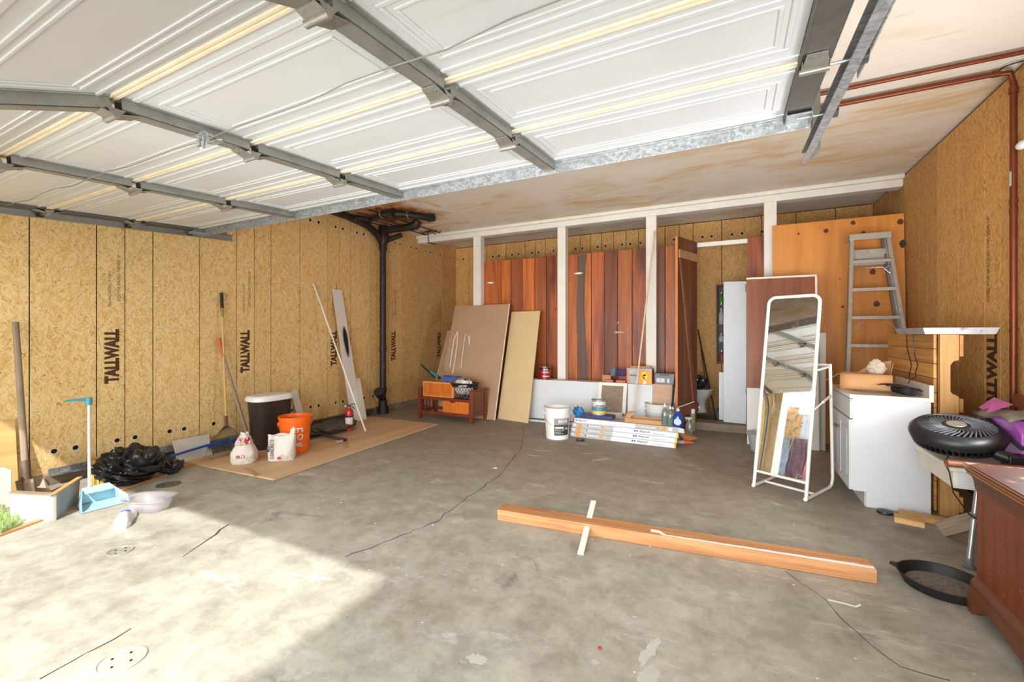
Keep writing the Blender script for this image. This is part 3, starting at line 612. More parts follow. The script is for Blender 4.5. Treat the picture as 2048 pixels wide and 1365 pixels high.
# dustpan with long handle
BLU = P('light_blue_plastic', srgb(166, 208, 222), .4, var=.04)
dp = thing('long_handled_dustpan', 'light blue lobby dustpan with a tall white pole', 'dustpan', (-3.98, 1.42, 0))
fl_, fr_ = at(163, 1028, Z=.004), at(258, 1004, Z=.004); bk = (fr_-fl_).normalized(); nb = V(-bk.y, bk.x, 0)
if nb.x > 0: nb = -nb
w_ = (fr_-fl_).length; Fd = axes(fl_, bk, nb, None)
b = B(Fd); b.poly([(0, 0, 0), (w_, 0, 0), (w_-.02, .20, 0), (.02, .20, 0)], (0, 0, .004)); b.poly([(.02, .20, 0), (w_-.02, .20, 0), (w_-.05, .22, .11), (.05, .22, .11)], (0, -.004, 0))
b.poly([(0, 0, 0), (.02, .20, 0), (.05, .22, .11), (.0, .02, .05)], (.004, 0, 0)); b.poly([(w_, 0, 0), (w_-.02, .20, 0), (w_-.05, .22, .11), (w_, .02, .05)], (-.004, 0, 0))
b.poly([(.05, .14, .085), (w_-.05, .14, .085), (w_-.05, .222, .11), (.05, .222, .11)], (0, 0, .004)); b.out('pan', BLU, dp)
pb = Fd @ V(w_*.35, .21, .10); pt = at(178, 805, X=-4.30); rod('pole', pb, pt, .0095, WPL, parent=dp)
b = B(); p = pt; b.tube([p-V(0, 0, .02), p+V(0, 0, .035)], .018, 12); b.tube([p+V(0, 0, .02), p+V(-.03, -.08, .025), p+V(-.03, -.13, .02)], [.013, .009, .004], 8); b.out('grip', P('teal_plastic', srgb(60, 160, 180), .4), dp, 0, True)
# black garbage bag, crumpled
def crumple(name, c, rx, ry, rz, mat, label, cat, seed=1, amp=.35, n=26, flat=.0, sub=1):
    r = random.Random(seed); ph = [(r.uniform(2, 7), r.uniform(2, 7), r.uniform(2, 7), r.uniform(0, 6)) for _ in range(9)]
    bm = bmesh.new(); bmesh.ops.create_icosphere(bm, subdivisions=5 if name == 'garbage_bag' else 4, radius=1)
    for v in bm.verts:
        d = v.co.copy(); f = 0
        for i, (a, b_, c_, e) in enumerate(ph): f += abs(math.sin(a*d.x*(1+i*.25)+b_*d.y+c_*d.z*(1+i*.2)+e))/(1+i*.35)
        k = 1-amp+amp*f/2.2; v.co = V(d.x*rx*k, d.y*ry*k, max(-.0, (d.z*.5+.5))*rz*2*k if d.z > -.8 else 0)
    b = B(); b.bm = bm; bmesh.ops.translate(bm, verts=bm.verts, vec=Vector(c))
    o = b.out(name, mat, None, 0, 50); return setp(o, label, cat) if label else o
BAG = P('black_bag_film', srgb(40, 40, 42), .22, var=.2, sc=20, bp=.4, coat=.5)
crumple('garbage_bag', (-4.42, 1.77, 0), .15, .19, .12, BAG, 'crumpled shiny black garbage bag slumped on the floor by the left wall', 'bag', 3, .5)
crumple('bag_neck', (-4.38, 2.03, 0), .06, .08, .05, BAG, 'twisted end of black plastic film beside the garbage bag', 'bag', 5, .45)
# plastic tub, trainer, drains
cl = P('clear_plastic', srgb(240, 236, 240), .15, trans=.75, var=.02, alpha=1)
b = B(frame(at(300, 1018, Z=.001), .4)); b.sup((0, 0, 0), [(.10, 0), (.125, .075), (.14, .078), (.14, .084), (.122, .080), (.096, .006)], 3, 32, 1.15, .8); setp(b.out('plastic_tub', cl, None, 0, True), 'clear plastic tub on the sunlit floor near the blue dustpan', 'tub')
def shoe(name, c, rz, mat, lace, label):
    t = thing(name, label, 'shoe', c, rz); F = frame(c, rz)
    secs = [(-.14, .030, .055, 0), (-.11, .040, .085, 0), (-.05, .038, .085, 0), (0, .040, .065, 0), (.05, .046, .05, 0), (.10, .044, .042, 0), (.135, .028, .032, 0)]
    vs = []; n = 12
    for x, w, h, _ in secs:
        for k in range(n): a = k*math.tau/n; vs.append((x, w*math.cos(a), .022+max(0, h-.022)*max(0, math.sin(a)) - .0 + (0 if math.sin(a) > 0 else .012*math.sin(a))))
    fs = [(i*n+k, i*n+(k+1) % n, (i+1)*n+(k+1) % n, (i+1)*n+k) for i in range(len(secs)-1) for k in range(n)]+[tuple(range(n)), tuple(range((len(secs)-1)*n, len(secs)*n))]
    B(F).add(vs, fs).out('upper', mat, t, 0, 60)
    pts = [(-.145, .028), (-.11, .044), (0, .042), (.06, .05), (.12, .042), (.148, .02)]; B(F).poly([(x, y, 0) for x, y in pts]+[(x, -y, 0) for x, y in pts[::-1]], (0, 0, .024)).out('sole', WPL, t, .004)
    for k in range(5): B(F).tube([(.0+.022*k-.02, -.02, .070-.006*k), (.0+.022*k-.01, 0, .078-.007*k), (.0+.022*k, .02, .070-.006*k)], .003, 5).out('lace', lace, t)
    return t
shoe('running_shoe', at(250, 1044, Z=0), math.radians(150), P('pale_mesh', srgb(225, 226, 232), .6), P('blue_lace', srgb(60, 80, 160), .6), 'white running shoe with blue laces on the sunlit floor')
for (u, v, rr, lab) in ((337, 970, .085, 'round iron drain cover in the shade near the garbage bag'), (241, 1103, .06, 'round steel cleanout cover in the sunlit floor'), (243, 1322, .075, 'large round cover flush with the sunlit floor at bottom left')):
    c = at(u, v, Z=0); t = thing('floor_cover', lab, 'drain cover', c); m = P('cover_iron_%d' % int(rr*1000), srgb(110, 106, 98) if rr > .07 else srgb(158, 156, 144), .5, .3, var=.3, sc=30) if v < 1300 else P('cover_concrete', srgb(166, 162, 152), .8)
    B().lathe(c+V(0, 0, -.002), [(rr, 0), (rr, .006), (rr*.93, .007), (rr*.90, .004), (.001, .004)], 32).out('plate', m, t, 0, True)
    for k in range(4): a = k*math.pi/2+.4; p = c+V(math.cos(a)*rr*.5, math.sin(a)*rr*.5, .002); B().tube([p, p+V(0, 0, .003)], .004, 8).out('slot', DARK, t)
# white tile, push broom, rake, mattock handle
b = B(); b.quad([at(357, 935, X=-4.62), at(426, 915, X=-4.66), at(418, 868, X=-4.86), at(345, 882, X=-4.86)], .01); setp(b.out('marble_tile', P('pale_marble', srgb(206, 204, 200), .3, var=.1, sc=5), None, .012), 'pale marble tile leaning against the left wall behind the blue broom pole', 'tile')
pbm = thing('push_broom', 'push broom with a blue pole and grey bristle head', 'broom', (-4.74, 2.7, 0))
h0, h1 = V(-4.74, 2.52, .085), V(-4.74, 2.98, .095); BP = P('blue_paint', srgb(38, 84, 170), .35)
rod('pole', (-4.72, 2.72, .12), (-4.66, 1.92, .06), .012, BP, parent=pbm); board('head', h0, h1, .055, .035, BP, parent=pbm)
b = B(); r = random.Random(2)
for k in range(200): p = h0.lerp(h1, r.random())+V(r.uniform(-.02, .02), 0, -.012); b.bar(p, p+V(r.uniform(.0, .03), r.uniform(-.01, .01), -.055), .003, .003)
b.out('bristles', P('grey_bristle', srgb(120, 112, 104), .8), pbm, kind='stuff')
rk = thing('leaf_rake', 'fan rake with green wire tines and a black gripped handle', 'rake', (-4.6, 2.6, 0))
rt = at(443, 587, X=-4.90); rm = at(452, 838, X=-4.74); RW = wood('rake_handle', srgb(212, 176, 108), srgb(186, 142, 76), 'x', 1, .5)
rod('handle', rm, rt, .0115, RW, parent=rk); d_ = (rt-rm).normalized(); rod('grip', rt-d_*.16, rt+d_*.004, .016, BLK, parent=rk)
for k in range(7): p = rt-d_*(.17+k*.014); B().tube([p, p+d_*.006], .0135, 10).out('handle_ring', BLK, rk, 0, True)
rod('socket', rm-d_*.10, rm+d_*.03, .016, P('rust_socket', srgb(120, 66, 38), .6), parent=rk)
TG = P('green_wire', srgb(82, 88, 74), .5, .4)
base = rm-d_*.06
ca, cb_ = at(421, 883, X=-4.58), at(480, 868, X=-4.60); ta_, tb_ = at(404, 922, Z=.03), at(484, 903, Z=.03)
for k in range(18):
    q_ = k/17; m_ = ca.lerp(cb_, q_); tip = ta_.lerp(tb_, q_)
    B().tube([base, m_, m_.lerp(tip, .8)+V(.015, 0, 0), tip, tip+V(-.02, 0, -.014)], .0019, 5).out('tine', TG, rk, 0, True)
B().tube([ca+V(.004, -.01, 0), cb_+V(.004, .01, 0)], .003, 6).out('tine_brace', TG, rk, 0, True)
pk = thing('wooden_handled_digger', 'grey wooden tool handle with an orange worn grip beside the rake', 'tool', (-4.45, 2.9, 0))
a_, c_ = at(436, 678, X=-4.88), at(498, 880, X=-4.56); rod('handle', c_, a_, .017, GREYW, parent=pk, r2=.0135); d_ = (a_-c_).normalized(); rod('grip', a_-d_*.20, a_+d_*.004, .018, P('orange_worn_wood', srgb(196, 106, 50), .5), parent=pk, r2=.021)
# white leaning pieces
board('white_batten', at(604, 845, X=-4.88), at(588, 780, X=-4.91), .085, .012, WPAINT, 'short white batten leaning on the wall behind the orange bucket', 'batten', up=(1, 0, .2))
sb = B(); sb.quad([at(712, 857, X=-4.62), at(735, 845, X=-4.62), at(720, 757, X=-4.80), at(700, 757, X=-4.80)], .01); setp(sb.out('white_board_offcut', WPAINT, None, .001), 'short white board with chipped edge standing before the taller scorched board', 'board')
sb = B(); q = [at(712, 842, X=-4.70), at(735, 840, X=-4.70), at(683, 580, X=-4.925), at(664, 578, X=-4.925)]; wbq = sb.quad([at(703, 843, X=-4.70), at(724, 837, X=-4.70), at(684, 581, X=-4.925), at(665, 578, X=-4.925)], .01).out('scorched_white_board', P('white_board_scorch', srgb(220, 210, 200), .6, var=.03), None, .001)
setp(wbq, 'tall narrow white board with a black scorch mark leaning on the wall', 'board')
def inquad(q, s, t): return (q[0].lerp(q[1], s)).lerp(q[3].lerp(q[2], s), t)
q = [at(703, 843, X=-4.692), at(724, 837, X=-4.692), at(684, 581, X=-4.917), at(665, 578, X=-4.917)]
for sc_, al in ((1.5, .25), (1.15, .35), (.8, .55), (.45, .8)):
    sc = B(); ps = [inquad(q, .60+.17*sc_*math.cos(a)*(1+.12*math.sin(3*a)), .60+.10*(.55+.45*sc_)*math.sin(a))+V((1.6-sc_)*.002, 0, 0) for a in [k*math.tau/24 for k in range(24)]]; sc.poly(ps, (.0004, 0, 0)); o = sc.out('scorch_mark', P('scorch_%d' % int(al*100), srgb(40, 36, 34), .9, var=.4, sc=20, alpha=al), wbq); o['label'] = 'black scorch mark'
rod('long_thin_pole', at(731, 863, Z=.02), at(627, 568, X=-4.925), .010, WPAINT, 'long thin whitish pole leaning from the plywood sheet to the wall', 'pole')
# trash can
tc = thing('trash_can', 'tall dark brown trash can with a white lid', 'trash can', (-4.42, 2.97, .018))
c = V(-4.42, 2.97, .018); D1 = P('dark_brown_plastic', srgb(52, 44, 40), .33, var=.15, sc=4)
B().sup(c, [(.155, 0), (.165, .02), (.20, .50), (.205, .51)], 3.2, 40, .66, 1.05).out('body', D1, tc, 0, True)
B().sup(c, [(.21, .50), (.217, .505), (.217, .54), (.20, .558), (.10, .566), (.001, .568)], 3.2, 40, .68, 1.05).out('lid', WPL, tc, 0, True)
# orange bucket
def bucket(name, c, h, rt_, rb, mat, label, cat='bucket', ang=0, handle=True, hm=WPL, hdown=True):
    t = thing(name, label, cat, c); c = Vector(c)
    k = lambda z: rb+(rt_-rb)*z
    prof = [(rb-.004, 0), (rb, .006), (k(.72), h*.72), (k(.72)+.008, h*.725), (k(.76)+.008, h*.755), (k(.76), h*.76), (k(.82), h*.82), (k(.82)+.009, h*.825), (k(.85)+.009, h*.85), (k(.85), h*.855), (k(.93), h*.93), (k(.93)+.007, h*.935), (rt_+.008, h), (rt_, h), (rt_-.006, h*.99), (rb-.004, .012)]
    B().lathe(c, prof, 40).out('shell', mat, t, 0, 25)
    if handle:
        dx, dy = math.cos(ang), math.sin(ang); r_ = k(.80)+.014; pts = []
        for i in range(15):
            a = math.pi*i/14; pts.append(c+V(dx*r_*math.cos(a)-dy*math.sin(a)*r_*.92, dy*r_*math.cos(a)+dx*math.sin(a)*r_*.92, h*.80-math.sin(a)*r_*.9))
        B().tube(pts, .0028, 6).out('bail_handle', hm, t, 0, True)
        p = pts[7]; B().tube([p-V(dx, dy, 0)*.045, p+V(dx, dy, 0)*.045], .011, 10).out('grip', P('blue_grip', srgb(30, 50, 110), .5) if mat is not WPL else WPL, t, 0, True)
        for e in (-1, 1): B().tube([c+V(dx*e*(r_-.016), dy*e*(r_-.016), h*.80), c+V(dx*e*(r_+.003), dy*e*(r_+.003), h*.80)], .014, 10).out('handle_ear', mat, t, 0, True)
    return t
OR = P('orange_plastic', srgb(238, 104, 22), .35, var=.04)
bc = V(-4.03, 2.98, .018); ob = bucket('orange_bucket', bc, .362, .152, .128, OR, 'orange plastic bucket with white stencilled letters beside the cement bag', ang=math.radians(60), hm=GALV)
A0 = math.radians(-30); LW = P('white_print', srgb(240, 226, 214), .6)
for s_, z, sz in (("LET'S", .232, .058), ('DO', .160, .085), ('THIS.', .085, .055)): cyltext(s_, sz, LW, bc, .132+.024*z/.375, A0, z, ob, .95, .0012)
# bags of cement
def bag(name, c, rz, w, d, h, mat, label, seed, top, twist=0):
    t = thing(name, label, 'bag', c, rz); F = frame(c, rz); r = random.Random(seed); ph = [(r.uniform(3, 9), r.uniform(3, 9), r.uniform(0, 6)) for _ in range(6)]
    n = 40; prof = top; vs = []
    for j, (k, z, dd) in enumerate(prof):
        for i in range(n):
            a = i*math.tau/n; q = (abs(math.cos(a))**3+abs(math.sin(a))**3)**(-1/3); f = 1+.05*sum(math.sin(p*a+s2*z*6+e) for p, s2, e in ph)/3*(.3+z*1.3)
            vs.append((w/2*k*q*math.cos(a)*f, d/2*dd*q*math.sin(a)*f, z*h+.012*math.sin(3*a+seed)*(z > .7)*(h/.3)))
    m = len(prof); fs = [(i*n+k, i*n+(k+1) % n, (i+1)*n+(k+1) % n, (i+1)*n+k) for i in range(m-1) for k in range(n)]+[tuple(range(n)), tuple(range((m-1)*n, m*n))]
    B(F).add(vs, fs).out('sack', mat, t, 0, 50); return t, F
SACK = P('white_woven_sack', srgb(216, 208, 196), .65, var=.05, sc=20, dirt=(srgb(180, 170, 156), 9, .55), bp=.3)
PINKP = P('red_print', srgb(186, 60, 62), .6)
t, F = bag('cement_bag', (-3.87, 2.72, .018), math.radians(35), .24, .14, .235, SACK, 'white cement bag standing open in front of the orange bucket', 3, [(.95, 0, .95), (1, .1, 1), (1.0, .5, .95), (.97, .75, .8), (1.0, .92, .5), (1.02, 1, .42), (.9, .97, .3), (.8, .9, .2)])
B(F).poly([(.05, -.02, .20), (.11, -.015, .23), (.125, -.01, .295), (.10, 0, .31), (.075, .0, .25)], (0, .006, 0)).out('torn_flap', SACK, t, .002)
text('CONCRETE', .042, INKB, F @ axes((-.06, -.0755, .115), (0, 0, 1), (-1, 0, 0)), t, 'lettering', .85, .0006)
text('MIX', .042, INKB, F @ axes((-.095, -.0735, .12), (0, 0, 1), (-1, 0, 0)), t, 'lettering', .85, .0006)
B(F).tube([(.0, -.078, .03), (.0, -.081, .03)], .014, 12).out('red_spot', PINKP, t)
t, F = bag('knotted_sack', (-4.10, 2.50, .018), math.radians(40), .21, .19, .27, SACK, 'white sack with a gathered red printed neck beside the trash can', 6, [(.9, 0, .9), (1, .08, 1), (1.0, .35, 1.0), (.72, .58, .72), (.42, .72, .42), (.30, .82, .3), (.38, .92, .38), (.30, 1, .3), (.1, .99, .1)])
b = B(F); r = random.Random(1)
for k in range(11):
    a = k*.57; b.tube([(.065*math.cos(a), .065*math.sin(a)-.01, .15+.004*k), (.06*math.cos(a+.7), .06*math.sin(a+.7), .19), (.045*math.cos(a+1.2), .045*math.sin(a+1.2), .235)], [.012, .014, .009], 7)
o = b.out('red_folds', P('red_white_folds', srgb(222, 196, 190), .6, dirt=(srgb(180, 50, 54), 26, .50)), t, 0, True); o['label'] = 'red and white folded neck'
text('SKO', .04, PINKP, F @ axes((.0, -.098, .07), (1, 0, 0), (0, 0, 1)), t, 'lettering', 1, .0008)
# small hooked items right of bucket
HOSE = P('dark_hose', srgb(64, 56, 52), .5)
b = B(); b.tube([at(612, 872, Z=.03), at(640, 868, Z=.05), at(668, 876, Z=.05), at(692, 880, Z=.035)], .017, 10); b.tube([at(610, 880, Z=.03), at(640, 872, Z=.03), at(655, 866, Z=.06)], .010, 8); setp(b.out('hose_length', HOSE, None, 0, True), 'short dark hose lying on the plywood right of the orange bucket', 'hose')
crumple('grey_jacket', at(668, 868, Z=.018)+V(-.1, .05, 0), .17, .30, .055, P('grey_felt', srgb(88, 80, 70), .95, var=.3, sc=14, bp=.3), 'crumpled dark grey jacket on the plywood near the fire extinguisher', 'jacket', 12, .45)
fe = thing('fire_extinguisher', 'small red fire extinguisher standing on the plywood', 'fire extinguisher', at(698, 861, Z=.018)); c = at(698, 861, Z=.018)
RDP = P('extinguisher_red', srgb(190, 24, 28), .25, coat=.5)
B().lathe(c, [(.040, 0), (.046, .006), (.046, .225), (.040, .255), (.018, .275), (.016, .29)], 24).out('cylinder', RDP, fe, 0, True)
B().lathe(c, [(.0468, .05), (.0468, .165)], 24, cap=False).out('label_band', P('label_white', srgb(226, 214, 208), .5, var=.2, sc=40), fe, 0, True)
B().lathe(c, [(.0474, .165), (.0474, .185)], 24, cap=False).out('black_band', BLK, fe, 0, True)
b = B(frame(c, .6)); b.box((0, 0, .30), (.035, .03, .03)); b.poly([(-.01, -.008, .315), (.07, -.008, .335), (.085, -.008, .30), (.078, -.008, .298), (.065, -.008, .325), (-.01, -.008, .308)], (0, .016, 0)); b.tube([(.01, 0, .295), (.05, 0, .285), (.075, 0, .26)], .005, 8); b.out('valve_lever', BLK, fe, .002)
B().tube([c+V(-.03, -.02, .298), c+V(-.042, -.028, .298)], .014, 14).out('gauge', WPL, fe, 0, True)
p = at(678, 884, Z=.035); rod('small_can', p-V(.0, .035, 0), p+V(.01, .035, 0), .017, P('tin', srgb(190, 176, 168), .35, .5), 'small tin can lying on its side on the plywood sheet', 'can', seg=18)
# ================= REAR LEFT: bench, basket, leaning boards =================
bn = thing('slatted_bench', 'low red brown slatted storage bench with an orange front drawer', 'bench', (-3.63, 5.22, 0))
x0, x1, y0, y1 = -4.08, -3.16, 4.99, 5.40
def slat(n, lo, hi, m=REDB, p=bn): return B().b2(lo, hi).out(n, m, p, .002)
for x in (x0, x1-.045):
    for y in (y0, y1-.045): slat('leg', (x, y, 0), (x+.045, y+.045, .44))
for x in (x0+.005, x1-.04):
    slat('top_rail', (x-.004, y0+.0, .432), (x+.044, y1, .452)); slat('side_rail', (x, y0+.045, .39), (x+.035, y1-.045, .425)); slat('side_rail', (x, y0+.045, .08), (x+.035, y1-.045, .12))
    for k in range(4): yy = y0+.085+k*.075; slat('side_slat', (x+.01, yy, .12), (x+.025, yy+.025, .39))
slat('side_panel', (x1-.022, y0+.05, .12), (x1-.018, y1-.05, .39), P('dark_side_panel', srgb(104, 66, 44), .5))
slat('front_rail', (x0+.045, y0+.005, .08), (x1-.045, y0+.035, .12)); slat('back_rail', (x0+.045, y1-.035, .08), (x1-.045, y1-.005, .12)); slat('seat_rail', (x0+.045, y0+.005, .285), (x1-.045, y0+.035, .315)); slat('seat_board', (x0+.045, y0+.035, .30), (x1-.045, y1-.01, .318)); slat('divider', (-3.655, y0+.03, .12), (-3.64, y1-.05, .30))
dr = slat('drawer', (-3.635, y0-.006, .125), (x1-.05, y0+.02, .285), BAM)
for k in range(20): xx = -3.615+k*.0205; B().b2((xx, y0-.009, .135), (xx+.016, y0-.005, .262)).out('drawer_slat', BAM, dr)
B().poly([(-3.47+.035*math.cos(a)*1.3, y0-.010, .284-.016*math.sin(a)) for a in [math.pi*k/10 for k in range(11)]], (0, .004, 0)).out('finger_notch', DARK, dr)
bx = thing('bamboo_box', 'orange bamboo fronted box lying on the slatted bench under the jeans', 'box', (-3.75, 5.15, .318))
bq = [at(846, 790, Y=5.04), at(907, 792, Y=5.04), at(905, 758, Y=5.04), at(846, 754, Y=5.04)]; zb = .32
LT = P('light_oak', srgb(206, 140, 78), .45)
xa, xb = bq[0].x, bq[1].x; B().b2((xa, 5.04, zb), (xb, 5.30, zb+.215)).out('case', LT, bx, .003)
for k in range(17): xx = xa+.02+k*(xb-xa-.04)/17; B().b2((xx, 5.034, zb+.02), (xx+(xb-xa-.04)/17*.85, 5.041, zb+.192)).out('front_slat', BAM, bx)
bk = thing('laundry_basket', 'black lattice plastic basket full of clothes on the bench', 'basket', (-3.38, 5.14, .32)); c = V(-3.385, 5.16, .32)
def rr(k, z, n=48, ex=5):
    return [c+V(.165*k*(abs(math.cos(a))**ex+abs(math.sin(a))**ex)**(-1/ex)*math.cos(a), .13*k*(abs(math.cos(a))**ex+abs(math.sin(a))**ex)**(-1/ex)*math.sin(a), z) for a in [i*math.tau/n for i in range(n)]]
for z, k, r_, nme in ((.006, .86, .008, 'base_rim'), (.205, 1.04, .012, 'top_rim'), (.165, 1.0, .006, 'band'), (.185, 1.02, .008, 'band')): B().tube(rr(k, z), r_, 6, True).out(nme, BLK, bk, 0, True)
B().sup(c, [(.14, 0), (.14, .006)], 5, 32, 1, .79).out('base', BLK, bk)
b = B(); lo1, hi1 = rr(.86, .008), rr(1.0, .165)
for i in range(0, 48, 2):
    for d in (-5, 5): b.tube([lo1[i], lo1[i].lerp(hi1[(i+d) % 48], .5), hi1[(i+d) % 48]], .0035, 5)
b.out('lattice', BLK, bk, kind='stuff')
b = B(); i = 0; q = rr(1.0, .17); q2 = rr(1.03, .20); b.add(q+q2, [(k, (k+1) % 48, 48+(k+1) % 48, 48+k) for k in range(48)]); b.out('rim_band', BLK, bk)
text('NATURE', .035, WPL, axes((-3.33, 5.021, .50), (1, 0, .1), (0, 0, 1)), bk, 'lettering', 1, .001)
for k, (dx, dy, s_, col) in enumerate(((-.07, -.02, .075, (225, 220, 212)), (.04, .02, .08, (60, 62, 78)), (.09, -.03, .06, (214, 206, 190)), (-.02, .05, .07, (96, 104, 120)), (.0, -.05, .06, (230, 226, 220)))):
    crumple('folded_garment', c+V(dx, dy, .06), s_, s_*.8, .085, P('cloth_%d' % k, srgb(*col), .9), ('white cloth', 'dark cloth', 'cream cloth', 'grey blue cloth', 'pale cloth')[k]+(' stuffed in the black basket, left side', ' in the middle of the black basket', ' at the right end of the black basket', ' at the back of the black basket', ' at the front of the black basket')[k], 'cloth', 20+k, .4)
DEN = P('denim', srgb(62, 96, 150), .85, var=.15, sc=14)
b = B(); A_ = at(880, 757, Y=5.02)
b.grid(14, 10, lambda i, j: at(880, 755, Y=5.03)+V(.26*i, .16*(1-j)+.0 if j < .6 else .16*.4-.10*(j-.6), (0.006 if j < .6 else -(j-.6)*.20*(1-.7*i))+.008*math.sin(9*i+5*j))); setp(b.out('jeans', DEN, None, 0, True, solid=.006), 'blue denim jeans draped over the bamboo box and basket rim', 'jeans')
b = B(); b.tube([at(842, 729, Y=5.2), at(868, 754, Y=5.15)], [.010, .014], 8); b.tube([at(862, 745, Y=5.14), at(880, 757, Y=5.12)], .022, 8); setp(b.out('umbrella', P('dark_teal', srgb(26, 40, 44), .5), None, 0, True), 'folded dark umbrella resting on top of the bamboo box', 'umbrella')
rod('teal_tube', at(862, 744, Y=5.10), at(876, 755, Y=5.10), .018, P('teal_label', srgb(30, 130, 130), .5), 'small teal tube lying across the dark umbrella', 'tube')
# big hardboard panels
def lean(name, u0, u1, yb, top, yt, mat, label, cat, th=.008, dtop=None, z0=0, group=None):
    """board whose foot is on the floor at depth yb between pixels' x, leaning to depth yt"""
    p = [V(u0[0], yb, z0), V(u0[1], yb+(dtop or 0), z0), V(u1[1], yt, top), V(u1[0], yt, top)]
    b = B(); b.quad(p, th); return setp(b.out(name, mat, None, .001), label, cat, group)
bR, tR = at(990, 841, Z=0), at(1020, 608, Y=6.02)
bq = [at(880, 835, Z=0)+V(0, .08, 0), bR, tR, at(910, 613, Y=6.02)]
bq[0] = V(bR.x-1.04, bR.y+.02, 0)
hb = B().quad(bq, .012).out('hardboard_sheet', HARD, None, .001); setp(hb, 'large brown hardboard sheet with white scuffs behind the bench', 'board')
board('white_edge', bq[1]+V(0, -.012, .0), bq[2]+V(0, -.012, 0), .010, .012, WPAINT, parent=hb, bev=0)
SCF = P('white_scuff', srgb(236, 228, 220), .4, alpha=.75, var=.2, sc=30)
def onhb(u, v):
    n = (bq[1]-bq[0]).cross(bq[3]-bq[0]).normalized(); d = (at(u, v, Y=1)-V(0, 0, EYE)); t = (bq[0]-V(0, 0, EYE)).dot(n)/d.dot(n); return V(0, 0, EYE)+d*t*.996
for pl, w in ((((929, 664), (916, 663), (908, 680), (904, 705), (900, 735)), .022), (((905, 748), (910, 720), (914, 690), (916, 665)), .02), (((922, 738), (925, 710), (929, 680), (931, 668)), .014), (((930, 668), (944, 667)), .02), (((938, 672), (939, 690)), .025)):
    pts = [onhb(*p) for p in pl]; b = B(); vs = []
    for p in pts: vs += [p+V(w/2, 0, 0), p-V(w/2, 0, 0)]
    b.add(vs, [(2*i, 2*i+1, 2*i+3, 2*i+2) for i in range(len(pts)-1)]); b.out('white_scuff', SCF, hb)
lq = [V(-4.35, 5.56, 0), V(-3.5, 5.54, 0), at(960, 661, Y=6.10), at(895, 661, Y=6.10)]
setp(B().quad(lq, .01).out('hardboard_offcut', HARD, None, .001), 'shorter brown hardboard piece showing left behind the large sheet', 'board')
tq = [at(995, 838, Z=0), at(1056, 847, Z=0), at(1080, 622, Y=6.02), at(1022, 625, Y=6.02)]; tq[3] = tq[0]+tq[2]-tq[1]
setp(B().quad(tq, .014).out('tan_board', TANB, None, .001), 'tall tan board leaning on the planks right of the brown hardboard', 'board')
# ledge with things on it, white panels in front
lg = B().b2((-3.0, 5.80, .0), (-.66, 6.03, .555)); setp(lg.out('low_bench_ledge', WPAINT, None, .003), 'low ledge behind the white panels carrying cans and boxes', 'ledge')
setp(B().quad([V(-2.75, 5.62, .028), V(-.95, 5.70, .028), V(-.95, 5.775, .565), V(-2.75, 5.74, .565)], .02).out('long_white_board', WHITE, None, .002), 'long white board standing along the floor in front of the red planks', 'panel')
board('white_skirting', (-2.70, 5.54, .014), (-1.95, 5.58, .014), .07, .024, WHITE, 'white skirting strip on the floor below the long white panel', 'skirting')
setp(B().quad([V(-1.22, 5.60, .0), V(-.93, 5.62, .0), V(-.93, 5.73, .572), V(-1.24, 5.72, .572)], .018).out('white_shelf_board', WHITE, None, .002), 'narrow white board leaning beside the glazed cabinet door', 'board')
lw = setp(B().quad([V(-.94, 5.63, 0), V(-.70, 5.64, 0), V(-.70, 5.75, .585), V(-.94, 5.74, .585)], .012).out('laminate_plank', wood('laminate_oak', srgb(190, 150, 116), srgb(166, 124, 90), 'x', .7, .5), None, .001), 'light oak laminate offcut standing under the car battery', 'plank')
# cabinet door with glass
cd = thing('glazed_cabinet_door', 'white cabinet door with a frosted pane and round knob leaning on the panel', 'cabinet door', (-1.42, 5.52, 0))
Fc = axes((-1.61, 5.53, .0), (1, .03, 0), (0, .30, .95)); w_, h_ = .37, .60
for lo, hi in (((0, 0, 0), (.045, h_, .02)), ((w_-.045, 0, 0), (w_, h_, .02)), ((.045, h_-.04, 0), (w_-.045, h_, .02)), ((.045, 0, 0), (w_-.045, .10, .02)), ((.045, .19, .002), (w_-.045, .215, .018))): B(Fc).b2(lo, hi).out('frame_rail', WPAINT, cd, .002)
B(Fc).b2((.045, .215, .006), (w_-.045, h_-.04, .012)).out('frosted_pane', P('brown_frosted_glass', srgb(136, 118, 96), .3, var=.18, sc=25, dirt=(srgb(190, 178, 156), 20, .62)), cd)
B(Fc).b2((.045, .10, .006), (w_-.045, .19, .012)).out('lower_pane', P('bright_pane', srgb(236, 236, 236), .2), cd)
B(Fc).lathe((w_-.022, .19, .02), [(.012, 0), (.008, .008), (.017, .014), (.017, .022), (.008, .028)], 16).out('knob', P('brass_steel', srgb(140, 130, 112), .3, .9), cd, 0, True)
